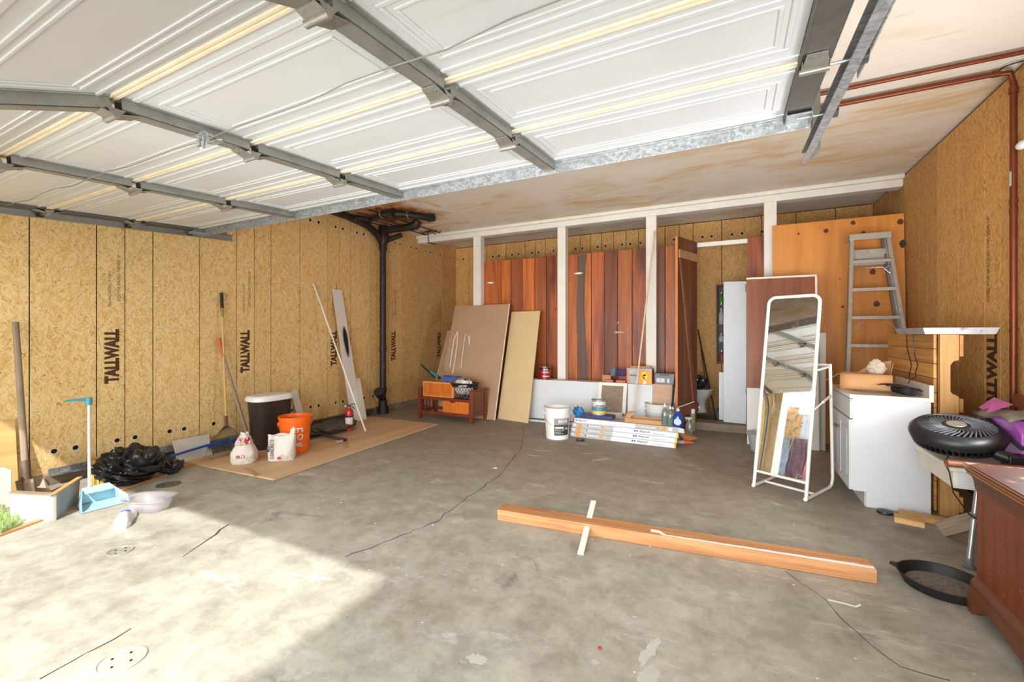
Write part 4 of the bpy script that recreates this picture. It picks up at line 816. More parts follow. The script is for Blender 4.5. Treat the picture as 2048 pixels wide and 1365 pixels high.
# can, boxes and battery on the ledge
def paintcan(name, c, h, r_, body, label, ang, letter, lm, band=None, lid=None):
    t = thing(name, label, 'paint can', c); c = Vector(c)
    B().lathe(c, [(r_, 0), (r_+.003, .004), (r_, .008), (r_, h-.01), (r_+.003, h-.006), (r_+.002, h), (r_-.006, h), (r_-.010, h-.012), (.001, h-.012)], 32).out('body', body, t, 0, 25)
    if band:
        for z0, z1, m in band: B().lathe(c, [(r_+.0008, z0*h), (r_+.0008, z1*h)], 32, cap=False).out('label_band', m, t, 0, True)
    B().lathe(c+V(0, 0, h), [(r_+.004, -.004), (r_+.004, .002), (r_-.002, .003)], 32, cap=False).out('rim', GALV, t, 0, True)
    for s_, z, sz in letter: cyltext(s_, sz, lm, c, r_+.001, ang, z, t, 1, .001)
    pts = [c+V(math.cos(ang+e)*(r_+.006), math.sin(ang+e)*(r_+.006), h*.8-.06*(1-(e/1.5)**2)) for e in [-1.5+3*k/12 for k in range(13)]]
    B().tube(pts, .0018, 5).out('bail_handle', GALV, t, 0, True); return t
face = math.radians(-60)
p = at(1090, 759, Y=5.88); p.z = .556
paintcan('red_paint_can', p, .185, .083, P('can_red', srgb(150, 28, 34), .3), 'dark red and white paint can on the ledge beside the tan board', face, (('BEHR', .15, .03), ('ULTRA', .11, .03), ('PREMIUM', .05, .024)), LW, ((.78, 1, BLK),))
t_ = [('tile_box', 1215, 5.92, .10, .045, CARD, 'brown cardboard offcut and red striped tile pack left of the blue gloves')]
WB = P('red_white_pack', srgb(196, 120, 108), .6, var=.3, sc=50)
for u, w_, lab in ((1220, .10, 'left flat red and white pack on the ledge under the grey glove'), (1243, .13, 'right flat red and white pack on the ledge under the purple gloves')):
    p = at(u, 762, Y=5.88); p.z = .557; b = B(frame(p, .03)); b.b2((-w_/2, -.05, 0), (w_/2, .05, .04)); o = b.out('flat_pack', WB, None, .003); setp(o, lab, 'pack')
p = at(1214, 762, Y=5.98); B().b2((p.x-.06, 5.955, .556), (p.x+.06, 5.975, .65)).out('card_offcut', CARD, None); bpy.data.objects['card_offcut']['label'] = 'small brown card standing behind the left flat pack'; bpy.data.objects['card_offcut']['category'] = 'card'
crumple('grey_glove', at(1226, 757, Y=5.88)+V(0, 0, .03), .035, .03, .05, P('grey_glove', srgb(96, 120, 128), .8), 'grey blue work glove on the left flat pack', 'glove', 31, .4)
crumple('purple_gloves', at(1244, 757, Y=5.88)+V(0, 0, .03), .07, .035, .035, P('purple_glove', srgb(66, 58, 110), .8), 'purple rubber gloves heaped on the right flat pack', 'gloves', 33, .5)
p = at(1280, 763, Y=5.86); OB = thing('juice_carton_box', 'orange and grey cardboard box with yellow circles on the ledge', 'box', (p.x, 5.86, .556)); xb = p.x
B().b2((xb-.16, 5.80, .556), (xb+.16, 5.95, .77)).out('carton', P('grey_print', srgb(176, 174, 172), .5), OB, .002)
YO = P('yellow_orange_print', srgb(240, 160, 40), .5, var=.06)
B().b2((xb-.0, 5.797, .56), (xb+.155, 5.80, .745)).out('front_print', YO, OB); B().b2((xb+.16, 5.80, .56), (xb+.162, 5.95, .745)).out('side_print', P('orange_side_print', srgb(206, 110, 40), .5), OB); B().b2((xb-.16, 5.797, .58), (xb-.135, 5.80, .75)).out('left_print', P('orange_print', srgb(232, 120, 36), .5), OB)
YD = P('yellow_disc', srgb(250, 206, 40), .5)
for cx, cz, r_ in ((.06, .70, .03), (.075, .665, .03), (.05, .64, .022)): B().tube([(xb+cx, 5.7985, cz), (xb+cx, 5.7955, cz)], r_, 20).out('yellow_disc', YD, OB)
b = B(); b.tube([(xb+.07, 5.798, .59), (xb+.07, 5.7955, .59)], .022, 20); b.out('white_ring', LW, OB)
text('Squishy', .035, INKB, axes((xb-.075, 5.7985, .68), (1, 0, 0), (0, 0, 1)), OB, 'lettering', .9, .0004)
B().b2((xb-.12, 5.85, .77), (xb+.14, 5.90, .795)).out('open_flap', CARD, OB)
p = at(1329, 762, Y=5.72); bt = thing('car_battery', 'dark grey car battery with white stickers above the oak laminate offcut', 'battery', (p.x, 5.8, .586)); xb = p.x
GB = P('battery_grey', srgb(96, 98, 102), .4)
B().b2((xb-.12, 5.74, .586), (xb+.115, 5.88, .70)).out('case', GB, bt, .004); B().b2((xb-.125, 5.735, .70), (xb+.12, 5.885, .725)).out('lid', BLK, bt, .004)
for a, b_ in ((-.12, -.06), (.05, .115)): B().b2((xb+a, 5.733, .69), (xb+b_, 5.74, .715)).out('lid_corner', GB, bt, .002)
B().b2((xb-.10, 5.736, .61), (xb+.0, 5.74, .66)).out('white_sticker', P('battery_label', srgb(200, 200, 200), .5, var=.2, sc=60), bt); B().b2((xb+.03, 5.736, .607), (xb+.055, 5.74, .655)).out('small_sticker', WHITE, bt)
text('EP', .022, INKB, axes((xb-.05, 5.7355, .635), (1, 0, 0), (0, 0, 1)), bt)
rod('thin_pale_pole', at(1266, 834, Y=5.50), at(1309, 462, Y=6.0), .0105, P('pale_stick', srgb(226, 200, 170), .6), 'tall thin pale stick leaning against the middle white post', 'pole')
rod('black_stick', at(1342, 834, Y=5.4), at(1350, 757, Y=5.66), .012, BLK, 'short black stick leaning by the oak laminate offcut', 'stick')
# white buckets
c = V(-1.86, 4.80, 0); wb_ = bucket('white_bucket', c, .365, .150, .130, WPL, 'white paint bucket with a dark printed label on the floor', ang=math.radians(-150), hm=GALV)
fa = math.radians(-58); LBL = P('dark_label', srgb(52, 52, 56), .5, var=.2, sc=20); LBG = P('grey_label', srgb(140, 138, 134), .5)
def arcband(c, r_, a0, a1, z0, z1, mat, par, name='label_print', n=16, r2=None):
    b = B(); vs = []
    for i in range(n+1):
        a = a0+(a1-a0)*i/n; vs += [Vector(c)+V(math.cos(a)*r_, math.sin(a)*r_, z0), Vector(c)+V(math.cos(a)*(r2 or r_), math.sin(a)*(r2 or r_), z1)]
    return b.add(vs, [(2*i, 2*i+2, 2*i+3, 2*i+1) for i in range(n)]).out(name, mat, par, 0, True)
arcband(c, .1345, fa-.45, fa+.95, .055, .175, LBL, wb_, r2=.1425); arcband(c, .1425, fa-.45, fa+.95, .175, .25, LBG, wb_, r2=.1465)
cyltext('BEHR', .055, LW, c, .146, fa+.30, .215, wb_, .9, .001)
for k in range(5): cyltext('PAINT AND PRIMER IN ONE' if k % 2 == 0 else 'PREMIUM PLUS', .013, LW, c, .1385+k*.0012, fa-.12, .075+k*.018, wb_, .8)
cyltext('ULTRA', .035, LW, c, .141, fa+.5, .13, wb_, .8)
bucket('white_bucket', at(1315, 868, Z=0)+V(0, .06, 0), .365, .155, .132, WPL, 'second white bucket standing behind the bottles and long cartons', ang=math.radians(-170), hm=GALV)
# long flooring cartons
CG = P('carton_grey', srgb(176, 172, 166), .5); CW = P('carton_white', srgb(224, 224, 230), .4); OP = P('orange_label', srgb(240, 140, 40), .5); BLP = P('blue_icon', srgb(50, 90, 150), .5); YE = P('yellow_edge', srgb(240, 190, 70), .5)
L0, L1 = at(1139, 873, Z=0), at(1347.6, 897, Z=0); ex = (L1-L0); LL = ex.length; ex.normalize(); rzc = math.atan2(ex.y, ex.x)
offs = (0, .012, .024, .045)
for k in range(4):
    hh = .0555; F = frame(L0+ex*offs[k]+V(0, .004*k, k*hh), rzc); ln = LL+(.02 if k < 3 else .0)
    t = thing('flooring_carton', ('bottom', 'second lowest', 'third', 'topmost')[k]+' long printed flooring carton of the stack on the floor', 'carton', L0+ex*offs[k]+V(0, .004*k, k*hh), rzc, 'stack of long flooring cartons')
    B(F).b2((0, 0, .0005), (ln, .20, hh-.0008)).out('carton_body', CG, t, .001)
    if k < 3:
        B(F).b2((.50, -.0012, .002), (ln-.02, 0, hh-.003)).out('white_print', CW, t); B(F).b2((ln-.02, -.0014, .001), (ln+.001, 0, hh-.002)).out('yellow_edge', YE, t)
        text('lifeproof', .032, INKB, F @ axes((.845, -.0016, .031), (1, 0, 0), (0, 0, 1)), t, 'lettering', 1.0, .0003)
        text('VINYL PLANK FLOORING', .012, INKB, F @ axes((1.0, -.0016, .018), (1, 0, 0), (0, 0, 1)), t, 'small_lettering', 1)
        for q_ in (0, .024): B(F).b2((.73+q_, -.0018, .022), (.748+q_, 0, .04)).out('blue_icon', BLP, t)
        B(F).b2((.02, -.0014, .012), (.055, 0, .045)).out('white_square', CW, t); B(F).b2((.085, -.0014, .004), (.125, 0, .05)).out('orange_mark', OP, t)
        for q_ in range(6): B(F).b2((.19+q_*.028, -.0014, .026), (.205+q_*.028, 0, .04)).out('white_icon', CW if q_ else BLP, t)
        B(F).b2((.365, -.0014, .02), (.39, 0, .044)).out('orange_mark', OP, t)
        text('Plank Flooring', .014, CW, F @ axes((.455, -.0014, .03), (1, 0, 0), (0, 0, 1)), t, 'small_lettering', 1)
        B(F).b2((.62, -.0016, .004), (.622, -.0011, hh-.006)).out('seam_line', CG, t)
    else:
        B(F).b2((.0, -.0012, .002), (.50, 0, hh-.003)).out('white_print', CW, t); B(F).b2((-.001, -.0014, .001), (.012, 0, hh-.002)).out('red_edge', PINKP, t)
        text('lifeproof', .032, INKB, F @ axes((.11, -.0016, .031), (1, 0, 0), (0, 0, 1)), t, 'lettering', 1.0, .0003); B(F).b2((.03, -.0018, .022), (.045, 0, .04)).out('blue_icon', BLP, t)
        B(F).b2((.50, -.0012, .002), (.72, 0, hh-.003)).out('white_print', CW, t)
        for q_ in range(6): B(F).b2((.79+q_*.026, -.0014, .02), (.803+q_*.026, 0, .034)).out('white_icon', CW, t)
        B(F).b2((.95, -.0014, .016), (.972, 0, .038)).out('orange_mark', OP, t); B(F).b2((1.01, -.0014, .006), (1.045, 0, .05)).out('orange_mark', OP, t); B(F).b2((1.075, -.0014, .01), (1.11, 0, .045)).out('white_square', CW, t)
        B(F).poly([(ln, 0, .004), (ln+.06, -.012, .0), (ln+.06, -.012, .048), (ln, 0, .054)], (0, .002, 0)).out('open_flap', WHITE, t)
FT = frame(L0+ex*.045+V(0, .012, .222), rzc)
o = B(FT).b2((.06, .06, .0005), (.45, .21, .042)).out('blue_case', P('navy_case', srgb(38, 44, 88), .4), None, .006); setp(o, 'flat navy blue case on top of the flooring cartons', 'case')
c = FT @ V(.27, .13, .043)
paintcan('grey_paint_can', c, .175, .082, P('can_grey', srgb(170, 170, 168), .35, .4), 'grey paint can with blue and yellow label on the navy case', face, (('ADVANCE', .11, .026),), INKB, ((.28, .55, P('can_blue', srgb(70, 130, 150), .4)), (.1, .28, P('can_yellow', srgb(226, 180, 80), .4)), (.55, .9, P('can_label', srgb(206, 204, 200), .4))))
crumple('blue_gloves', FT @ V(.03, .09, .0), .055, .05, .05, P('bright_blue_latex', srgb(40, 120, 180), .4), 'bright blue latex gloves on the left end of the cartons', 'gloves', 41, .5)
t = thing('open_cardboard_tray', 'shallow torn cardboard tray on the cartons beside the bottles', 'cardboard', FT @ V(.8, .1, 0), rzc)
B(FT).b2((.60, .03, .0005), (1.02, .035, .045)).b2((.60, .15, .0005), (1.02, .155, .055)).b2((.60, .035, .0005), (1.02, .15, .004)).out('tray', CARD, t); B(FT).grid(6, 4, lambda i, j: V(.60+.06*j, .04, .04)+V(-.02*math.sin(i*2)-.0+.07*i, .05*i, .09*i+.02*math.sin(i*4))).out('curled_flap', CARD, t, 0, True, solid=.003)
def bottle(name, c, h, r_, liq, cap, label, fill=.5, neck=.35, sx=1, badge=None, rz=0):
    t = thing(name, label, 'bottle', c, rz); F = frame(c, rz)
    CLB = P('clear_bottle', srgb(226, 232, 232), .1, trans=.85, var=.01)
    B(F).lathe((0, 0, 0), [(r_*.94, 0), (r_, .006), (r_, h*.55), (r_*.75, h*.68), (r_*.32, h*.80), (r_*.30, h*.86)], 20, sx, 1).out('bottle_shell', CLB if fill < 1 else liq, t, 0, True)
    if fill < 1: B(F).lathe((0, 0, 0), [(r_*.91, .004), (r_*.95, h*.55*fill)], 20, sx, 1).out('liquid', liq, t, 0, True)
    B(F).lathe((0, 0, 0), [(r_*.36, h*.85), (r_*.36, h*.93), (r_*.2, h*.94), (r_*.2, h)], 14).out('cap', cap, t, 0, True)
    if badge: B(F).poly([(r_*.75*math.cos(a)*sx, -r_*.96, h*.3+r_*.8*math.sin(a)) for a in [k*math.tau/16 for k in range(16)]], (0, -.006, 0)).out('badge', badge, t)
    return t
def liqm(n, *c): return P(n, srgb(*c), .15, var=.02, coat=.4)
zt = FT.translation.z
for x, y, h, r_, m, lab, kw in ((1.03, .04, .24, .036, liqm('teal_liquid', 40, 110, 130), 'clear bottle half full of teal liquid, left end of the bottle row', dict(fill=.85)), (1.085, .05, .22, .036, liqm('green_liquid', 50, 130, 50), 'green liquid soap bottle between the teal and blue ones', dict(fill=.95)), (1.10, .13, .20, .033, liqm('green_cap_liquid', 60, 150, 70), 'clear bottle with green liquid at the back of the bottle row', dict(fill=.7))):
    bottle('soap_bottle', FT @ V(x, y, 0), h, r_, m, WPL, lab, **kw)
bottle('soap_bottle', FT @ V(1.165, .045, 0), .20, .045, liqm('blue_liquid', 24, 66, 150), WPL, 'wide blue dish soap bottle with a pale oval badge', fill=1, badge=P('pale_badge', srgb(190, 206, 232), .4), sx=1.1, rz=rzc)
# things right of the cartons
c = at(1378, 868, Z=0); sp_ = thing('spray_bottle', 'clear spray bottle with a white trigger head beside the plank door', 'bottle', c)
B().sup(c, [(.04, 0), (.042, .01), (.042, .11), (.016, .15), (.014, .17)], 3, 20, 1, .7).out('bottle_shell', P('clear_bottle2', srgb(206, 210, 200), .15, trans=.6), sp_, 0, True)
b = B(frame(c, math.radians(20))); b.box((-.01, 0, .19), (.08, .022, .026)); b.box((.0, 0, .172), (.03, .03, .016)); b.poly([(-.03, -.006, .18), (-.035, -.006, .145), (-.028, -.006, .145), (-.02, -.006, .18)], (0, .012, 0)); b.out('trigger_head', WPL, sp_, .003)
c = at(1385, 862, Z=0); bb = thing('tall_canister', 'tall greenish canister with a white cap behind the spray bottle', 'canister', c); B().lathe(c, [(.034, 0), (.034, .21), (.03, .22)], 20).out('body', P('olive_can', srgb(150, 146, 96), .4), bb, 0, True); B().lathe(c+V(0, 0, .22), [(.031, 0), (.031, .05), (.028, .055)], 20).out('cap', WPL, bb, 0, True)
p, q = at(1350, 884, Z=.03), at(1368, 885, Z=.03); ct = thing('caulk_tube', 'grey tube with an orange red cap on the floor by the cartons', 'tube', p); rod('tube_body', p, q, .022, P('tube_grey', srgb(150, 150, 146), .5), parent=ct); rod('tube_cap', q, q+(q-p).normalized()*.09, .024, P('red_cap', srgb(226, 60, 28), .4), parent=ct, r2=.012)
setp(B().quad([at(1358, 866, Z=.10), at(1372, 884, Z=.01), at(1398, 878, Z=.01), at(1372, 862, Z=.06)], .004).out('cardboard_flap', CARD, None), 'torn flap of brown cardboard sticking out right of the cartons', 'cardboard')
p = at(1161, 882, Z=0); b = B(frame(p, .3)); b.lathe((0, 0, 0), [(.045, 0), (.048, .01), (.045, .022), (.02, .026)], 20, 1, .7); setp(b.out('tape_measure', BLK, None, 0, True), 'small black tape measure on the floor in front of the cartons', 'tool')
# ================= CENTRE FLOOR =================
bm_ = board('timber_beam', (-1.392, 2.553, .0355), (.609, 2.757, .0355), .118, .070, FIR, 'long thick timber beam lying across the concrete floor', 'beam', bev=.004)
WST = P('white_paint_streak', srgb(236, 230, 218), .6, var=.03)
b = B(); r = random.Random(6); n = 46; xd = V(2.001, .204, 0).normalized(); yd = V(-xd.y, xd.x, 0); mid = V(-.3915, 2.655, .0712); vs = []
for i in range(n+1):
    x = -.05+i/n*1.05; w = .010+r.uniform(0, .006)+.012*(i/n)+(.02 if i < 4 else 0); o_ = -.050+(.022 if i < 3 else 0)
    vs += [mid+xd*x+yd*(o_-.004), mid+xd*x+yd*(o_+w)]
b.add(vs, [(2*i, 2*i+2, 2*i+3, 2*i+1) for i in range(n)]); o = b.out('paint_streak', WST, None, keep=True); o.parent = bm_; o.matrix_parent_inverse = PW[bm_.name].inverted(); o['label'] = 'white paint streak along the edge'
b = B(); b.box(mid+xd*.37+yd*-.01, (.008, .10, .0006), None); 
b.bm.free()
a_, c_ = at(1187, 1008, Z=.083), at(1161, 1109, Z=.008)
a_ = V(a_.x, a_.y, .100)
board('white_stick', c_, a_, .034, .012, WPAINT, 'flat white painted stick propped across the timber beam', 'stick')
b = B(); pp = [at(1655, 1200, Z=.002), at(1690, 1208, Z=.002), at(1712, 1214, Z=.002), at(1722, 1210, Z=.02), at(1718, 1207, Z=.03)]
vs = []
for p in pp: vs += [p+V(0, .006, 0), p-V(0, .006, 0)]
b.add(vs, [(2*i, 2*i+1, 2*i+3, 2*i+2) for i in range(4)]); setp(b.out('paper_strip', WPL, None, solid=.001), 'curled strip of white paper on the floor right of centre', 'paper')
for k, (u, v, sz, lab, m) in enumerate(((988, 937, .03, 'small white scrap on the floor beside the crack', WPL), (680, 1007, .012, 'tiny white crumb beside the plywood edge', WPL), (1203, 1302, .02, 'tiny pinkish chip in the foreground floor', PINKP), (1180, 1068, .014, 'small wood chip beside the white stick and beam', CARD))):
    c = at(u, v, Z=0.001); b = B(frame(c, k)); b.poly([(0, 0, 0), (sz, .003, 0), (sz*.8, sz*.6, 0), (.1*sz, sz*.4, 0)], (0, 0, .004)); setp(b.out('scrap', m, None), lab, 'scrap')
# ================= OPEN PLANK DOOR AND CLOSET =================
od = thing('plank_door', 'open red brown plank door with a diagonal brace and pale top batten', 'door', (-.62, 5.59, .02))
Fo = axes((-.62, 5.59, .02), (.333, .943, 0), (-.943, .333, 0))   # x along, y away from the viewer side
RDK = wood('redwood_dark', srgb(128, 74, 44), srgb(88, 46, 26), 'z', .7, .55, (3, .05, srgb(40, 16, 8)), coat=.05, per=True)
for k in range(3): B(Fo).b2((k*.182+.002, 0, 0), (k*.182+.179, .022, 2.38)).out('plank', RDK, od, .002)
B(Fo).b2((-.004, -.003, 0), (0.001, .026, 2.38)).out('edge_strip', P('fresh_edge', srgb(208, 128, 74), .6), od)
B(Fo).b2((.02, -.022, 2.12), (.54, -.001, 2.22)).out('top_batten', wood('pale_batten', srgb(176, 140, 98), srgb(140, 104, 66), 'y', .7, .6), od, .002)
B(Fo).b2((.02, -.022, .20), (.54, -.001, .32)).out('bottom_batten', RDK, od, .002)
B(Fo).poly([(.03, -.001, 2.11), (.08, -.001, 2.11), (.50, -.001, .33), (.40, -.001, .33)], (0, -.02, 0)).out('diagonal_brace', RDK, od, .002)
rod('white_rod', at(1357, 815, Y=5.52), at(1388, 804, Y=5.75), .006, WPAINT, 'thin white rod resting against the foot of the open plank door', 'rod')
# toilet
PORC = P('porcelain', srgb(214, 210, 204), .15, coat=.6)
c = at(1398, 800, Y=6.72); cx, cy = c.x, 6.72
to = thing('toilet', 'white toilet bowl glimpsed inside the dark closet', 'toilet', (cx, cy, .12), math.radians(-10)); F = frame((cx, cy, .0), math.radians(-90))
B(frame((cx, cy, .02))).lathe((0, 0, 0), [(.11, .10), (.10, .14), (.085, .20), (.10, .26), (.16, .34), (.185, .39), (.19, .405), (.15, .405), (.12, .33), (.04, .30), (.001, .29)], 28, 1, 1.2).out('bowl', PORC, to, 0, 60)
B(frame((cx, cy, .02))).lathe((0, 0, 0), [(.13, .408), (.195, .408), (.198, .42), (.19, .43), (.14, .43)], 28, 1, 1.2, cap=False).out('seat', PORC, to, 0, True)
B(frame((cx-.34, cy+.26, .12))).b2((-.2, -.08, .33), (.2, .08, .72)).out('tank', PORC, to, .02)
crumple('black_bundle', (cx+.0, cy-.02, .452), .10, .12, .075, BAG, 'black wrapped bundle piled on the closed toilet', 'bundle', 51, .4)
for k, (a, c_, r_, m, lab) in enumerate(((((1396, 660, 7.15)), (1432, 842, 6.6), .009, BLK, 'thin black pole leaning in the closet corner'), ((1414, 760, 7.1), (1436, 838, 6.55), .007, STEEL, 'thin steel rod leaning beside the toilet'), ((1402, 700, 7.12), (1424, 850, 6.5), .008, P('brown_rod', srgb(96, 60, 40), .6), 'brown thin rod leaning beside the toilet'))):
    q0 = at(a[0], a[1], Y=a[2]); q1 = at(c_[0], c_[1], Y=c_[2]); rod('leaning_rod', q1, q0, r_, m, lab, 'rod')
sx0 = at(1432, 600, Y=7.06).x; zt_, zb_ = at(1440, 569, Y=7.06).z, at(1440, 729, Y=7.06).z
shf = thing('wall_shelf', 'narrow dark wooden wall shelf of bottles inside the closet', 'shelf', (sx0+.15, 7.12, zb_)); DW = wood('dark_walnut', srgb(92, 48, 32), srgb(60, 28, 20), 'z', .8, .5)
for x in (sx0, sx0+.30): B().b2((x, 7.06, zb_), (x+.018, 7.195, zt_)).out('side_board', DW, shf, .001)
B().b2((sx0, 7.185, zb_), (sx0+.318, 7.195, zt_)).out('back_board', DW, shf)
zs = [at(1440, v, Y=7.06).z for v in (725, 686, 650, 612, 571)]
for z in zs: B().b2((sx0+.018, 7.06, z-.008), (sx0+.30, 7.185, z+.008)).out('shelf_board', DW, shf, .001)
for x, z, h, r_, m, lab in ((.05, zs[3], .20, .026, liqm('shelf_green', 70, 140, 60), 'green spray bottle on the top closet shelf'), (.12, zs[3], .20, .026, liqm('shelf_green2', 40, 120, 50), 'darker green bottle on the top closet shelf'), (.05, zs[2], .24, .035, P('label_cream', srgb(190, 184, 176), .5, var=.3, sc=30), 'white labelled bottle on the second closet shelf'), (.05, zs[1], .13, .036, P('jar_white', srgb(176, 184, 190), .4, var=.3, sc=40), 'small white labelled jar on the third closet shelf'), (.055, zs[0], .17, .036, P('bag_red', srgb(150, 66, 40), .5, var=.3, sc=30), 'red bottle on the lowest closet shelf')):
    bottle('shelf_bottle', (sx0+.018+x, 7.12, z+.0085), h, r_, m, WPL, lab, fill=1)
# white closet panel
a_ = at(1447, 700, Y=6.14).x; c_ = at(1493, 700, Y=6.12).x
setp(B().quad([V(a_, 6.15, .102), V(c_, 6.13, .102), V(c_, 6.14, 1.87), V(a_, 6.16, 1.88)], .018).out('tall_white_panel', WHITE, None, .001), 'tall narrow white panel standing in the closet opening', 'panel')
a2 = at(1438, 800, Y=6.30).x
setp(B().b2((a2, 6.28, .102), (a2+.16, 6.295, .72)).out('low_white_board', WHITE, None, .001), 'low white board half hidden behind the tall white panel', 'board')
# brown and white door slab
dsl = thing('two_tone_door', 'door slab with brown upper part and white lower part behind the mirror', 'door', (.44, 5.52, 0))
Fd = axes((.115, 5.50, .002), (1, .03, 0), (0, .06, 1)); BRD = wood('brown_veneer', srgb(136, 72, 32), srgb(102, 48, 20), 'z', .3, .45, coat=.1)
def fd(n, x0, x1, z0, z1, m, t0=0, t1=.035, p=dsl): return B(Fd).b2((x0, z0, -t1), (x1, z1, -t0)).out(n, m, p, .001)
def fdz(n, x0, x1, z0, z1, m, d=.0): return B(Fd).b2((x0, z0, d), (x1, z1, d+.035)).out(n, m, dsl, .001)
fdz('brown_slab', 0, .64, .62, 1.83, BRD); fdz('white_slab', 0, .64, 0, .618, P('scuffed_white', srgb(222, 220, 214), .5, var=.03, dirt=(srgb(120, 110, 100), 22, .70)))
fdz('top_edge_strip', -.002, .655, 1.83, 1.85, WPAINT, -.002); fdz('side_edge_strip', .64, .66, .0, 1.83, WPAINT)
for z in (1.70, .55, .16): fdz('door_hinge', -.012, 0, z, z+.08, DSTEEL)
setp(B().quad([V(.70, 5.56, .0), V(.835, 5.54, .0), V(.85, 5.60, 1.23), V(.71, 5.62, 1.23)], .02).out('speckled_panel', P('speckled_white', srgb(190, 184, 174), .6, var=.06, dirt=(srgb(80, 74, 68), 40, .66)), None), 'speckled white panel standing just right of the two tone door', 'panel')
setp(B(frame((.25, 5.22, 0))).sup((0, 0, 0), [(.10, 0), (.11, .01), (.135, .17), (.15, .175), (.15, .185), (.12, .18)], 3, 28).out('grey_bin', P('grey_plastic', srgb(170, 170, 172), .45), None, 0, True), 'small grey plastic bin half hidden left behind the mirror', 'bin')
# big orange plywood with knots
pq = [at(1545, 452, Y=6.0), at(1808, 427, Y=6.0)]
Q = [V(pq[0].x, 5.86, .004), V(1.585, 5.86, .004), V(1.585, 5.99, 2.495), V(pq[0].x, 5.99, 2.495)]
opw = setp(B().quad(Q, .018).out('knotty_plywood', PLY, None, .001), 'large orange knotty plywood sheet leaning in the right rear corner', 'plywood')
KN = P('dark_knot', srgb(92, 40, 20), .6, var=.3, sc=30); KG = P('mould_green_knot', srgb(44, 52, 34), .7)
nq = (Q[1]-Q[0]).cross(Q[3]-Q[0]).normalized()
for u, v, s_ in ((1652, 462, .027), (1706, 446, .025), (1801, 444, .03), (1805, 488, .045), (1745, 544, .03), (1685, 614, .015), (1753, 608, .032), (1727, 466, .02), (1597, 468, .013), (1680, 558, .008)):
    d = at(u, v, Y=1)-V(0, 0, EYE); c = V(0, 0, EYE)+d*((Q[0]-V(0, 0, EYE)).dot(nq)/d.dot(nq)); r = random.Random(u)
    kn = KG if u == 1805 else KN; b = B(); up = (Q[3]-Q[0]).normalized(); n_ = nq if nq.y < 0 else -nq
    b.poly([c+n_*.0002+V(math.cos(a)*s_*r.uniform(.75, 1.05)*(.6 if u == 1805 else 1), 0, 0)+up*math.sin(a)*s_*r.uniform(.85, 1.15) for a in [k*math.tau/16 for k in range(16)]], n_*.0008); b.out('knot', kn, opw)
# ================= STEPLADDER =================
AL = P('painted_aluminium', srgb(172, 164, 152), .5, .35, var=.1, sc=10, dirt=(srgb(214, 208, 198), 26, .60)); 
ld = thing('stepladder', 'tall paint spattered aluminium stepladder folded against the orange plywood', 'ladder', (1.2, 5.5, 0))
yl = lambda z: 5.36+z*.165
def raypl(u, v):
    p = at(u, v, Y=5.6)
    for _ in range(12): p = at(u, v, Y=yl(p.z))
    return p
lt_, lb_, rt2, rb2 = raypl(1700, 474), raypl(1692, 735), raypl(1776, 468), raypl(1809, 662)
def ext(t, b_, z): k = (z-t.z)/(b_.z-t.z); return t+(b_-t)*k
ztop = lt_.z
Lr = lambda z: ext(lt_, lb_, z); Rr = lambda z: ext(rt2, rb2, z)
for f in (Lr, Rr):
    a, c_ = f(.004), f(ztop); d = (c_-a).normalized(); x = V(1, 0, 0); y = d.cross(x).normalized()
    b = B(); s_ = 1 if f is Lr else -1
    b.bar(a, c_, .008, .085, up=y); b.bar(a+V(s_*.014, 0, 0)+y*.04, c_+V(s_*.014, 0, 0)+y*.04, .028, .006, up=y); b.bar(a+V(s_*.014, 0, 0)-y*.04, c_+V(s_*.014, 0, 0)-y*.04, .028, .006, up=y)
    b.out('rail', AL, ld, .001)
    b = B(); off = V(s_*.03, .085, 0); b.bar(a+off+V(0, .03, .02), c_+off+V(0, -.01, -.03), .022, .045, up=y); b.out('rear_leg', P('worn_aluminium_dark', srgb(128, 120, 110), .5, .4, dirt=(srgb(190, 184, 172), 26, .62)), ld, .001)
for v in (520, 576, 632, 688): 
    z = raypl(1740, v).z; a, c_ = Lr(z), Rr(z); B().b2((a.x, a.y-.045, z-.035), (c_.x, a.y-.041, z)).b2((a.x, a.y-.045, z-.004), (c_.x, a.y+.045, z)).b2((a.x, a.y+.041, z-.02), (c_.x, a.y+.045, z)).out('step', AL, ld, .001)
    if v in (632, 688): 
        B().bar(a+V(.16, -.03, -.02), a+V(.01, -.03, -.17), .018, .004).bar(c_+V(-.16, -.03, -.02), c_+V(-.01, -.03, -.17), .018, .004).out('step_brace', AL, ld)
for z in [raypl(1740, 688).z-.29, raypl(1740, 688).z-.58]:
    a, c_ = Lr(z), Rr(z); B().b2((a.x, a.y-.045, z-.035), (c_.x, a.y-.041, z)).b2((a.x, a.y-.045, z-.004), (c_.x, a.y+.045, z)).out('step', AL, ld, .001)
a, c_ = Lr(ztop), Rr(ztop); B().b2((a.x-.02, a.y-.06, ztop-.05), (c_.x+.02, a.y-.054, ztop+.01)).b2((a.x-.02, a.y-.06, ztop+.004), (c_.x+.02, a.y+.11, ztop+.014)).b2((a.x-.02, a.y-.06, ztop-.05), (a.x-.012, a.y+.11, ztop+.01)).b2((c_.x+.012, a.y-.06, ztop-.05), (c_.x+.02, a.y+.11, ztop+.01)).out('top_cap', AL, ld, .004)
z1, z2 = raypl(1740, 497).z, raypl(1740, 519).z; B().b2((Lr(z1).x+.02, Lr(z1).y+.05, z2-.05), (Lr(z1).x+.36, Lr(z1).y+.056, z1)).out('paint_shelf', AL, ld, .002)
z = raypl(1740, 535).z; a, c_ = Lr(z), Rr(z)
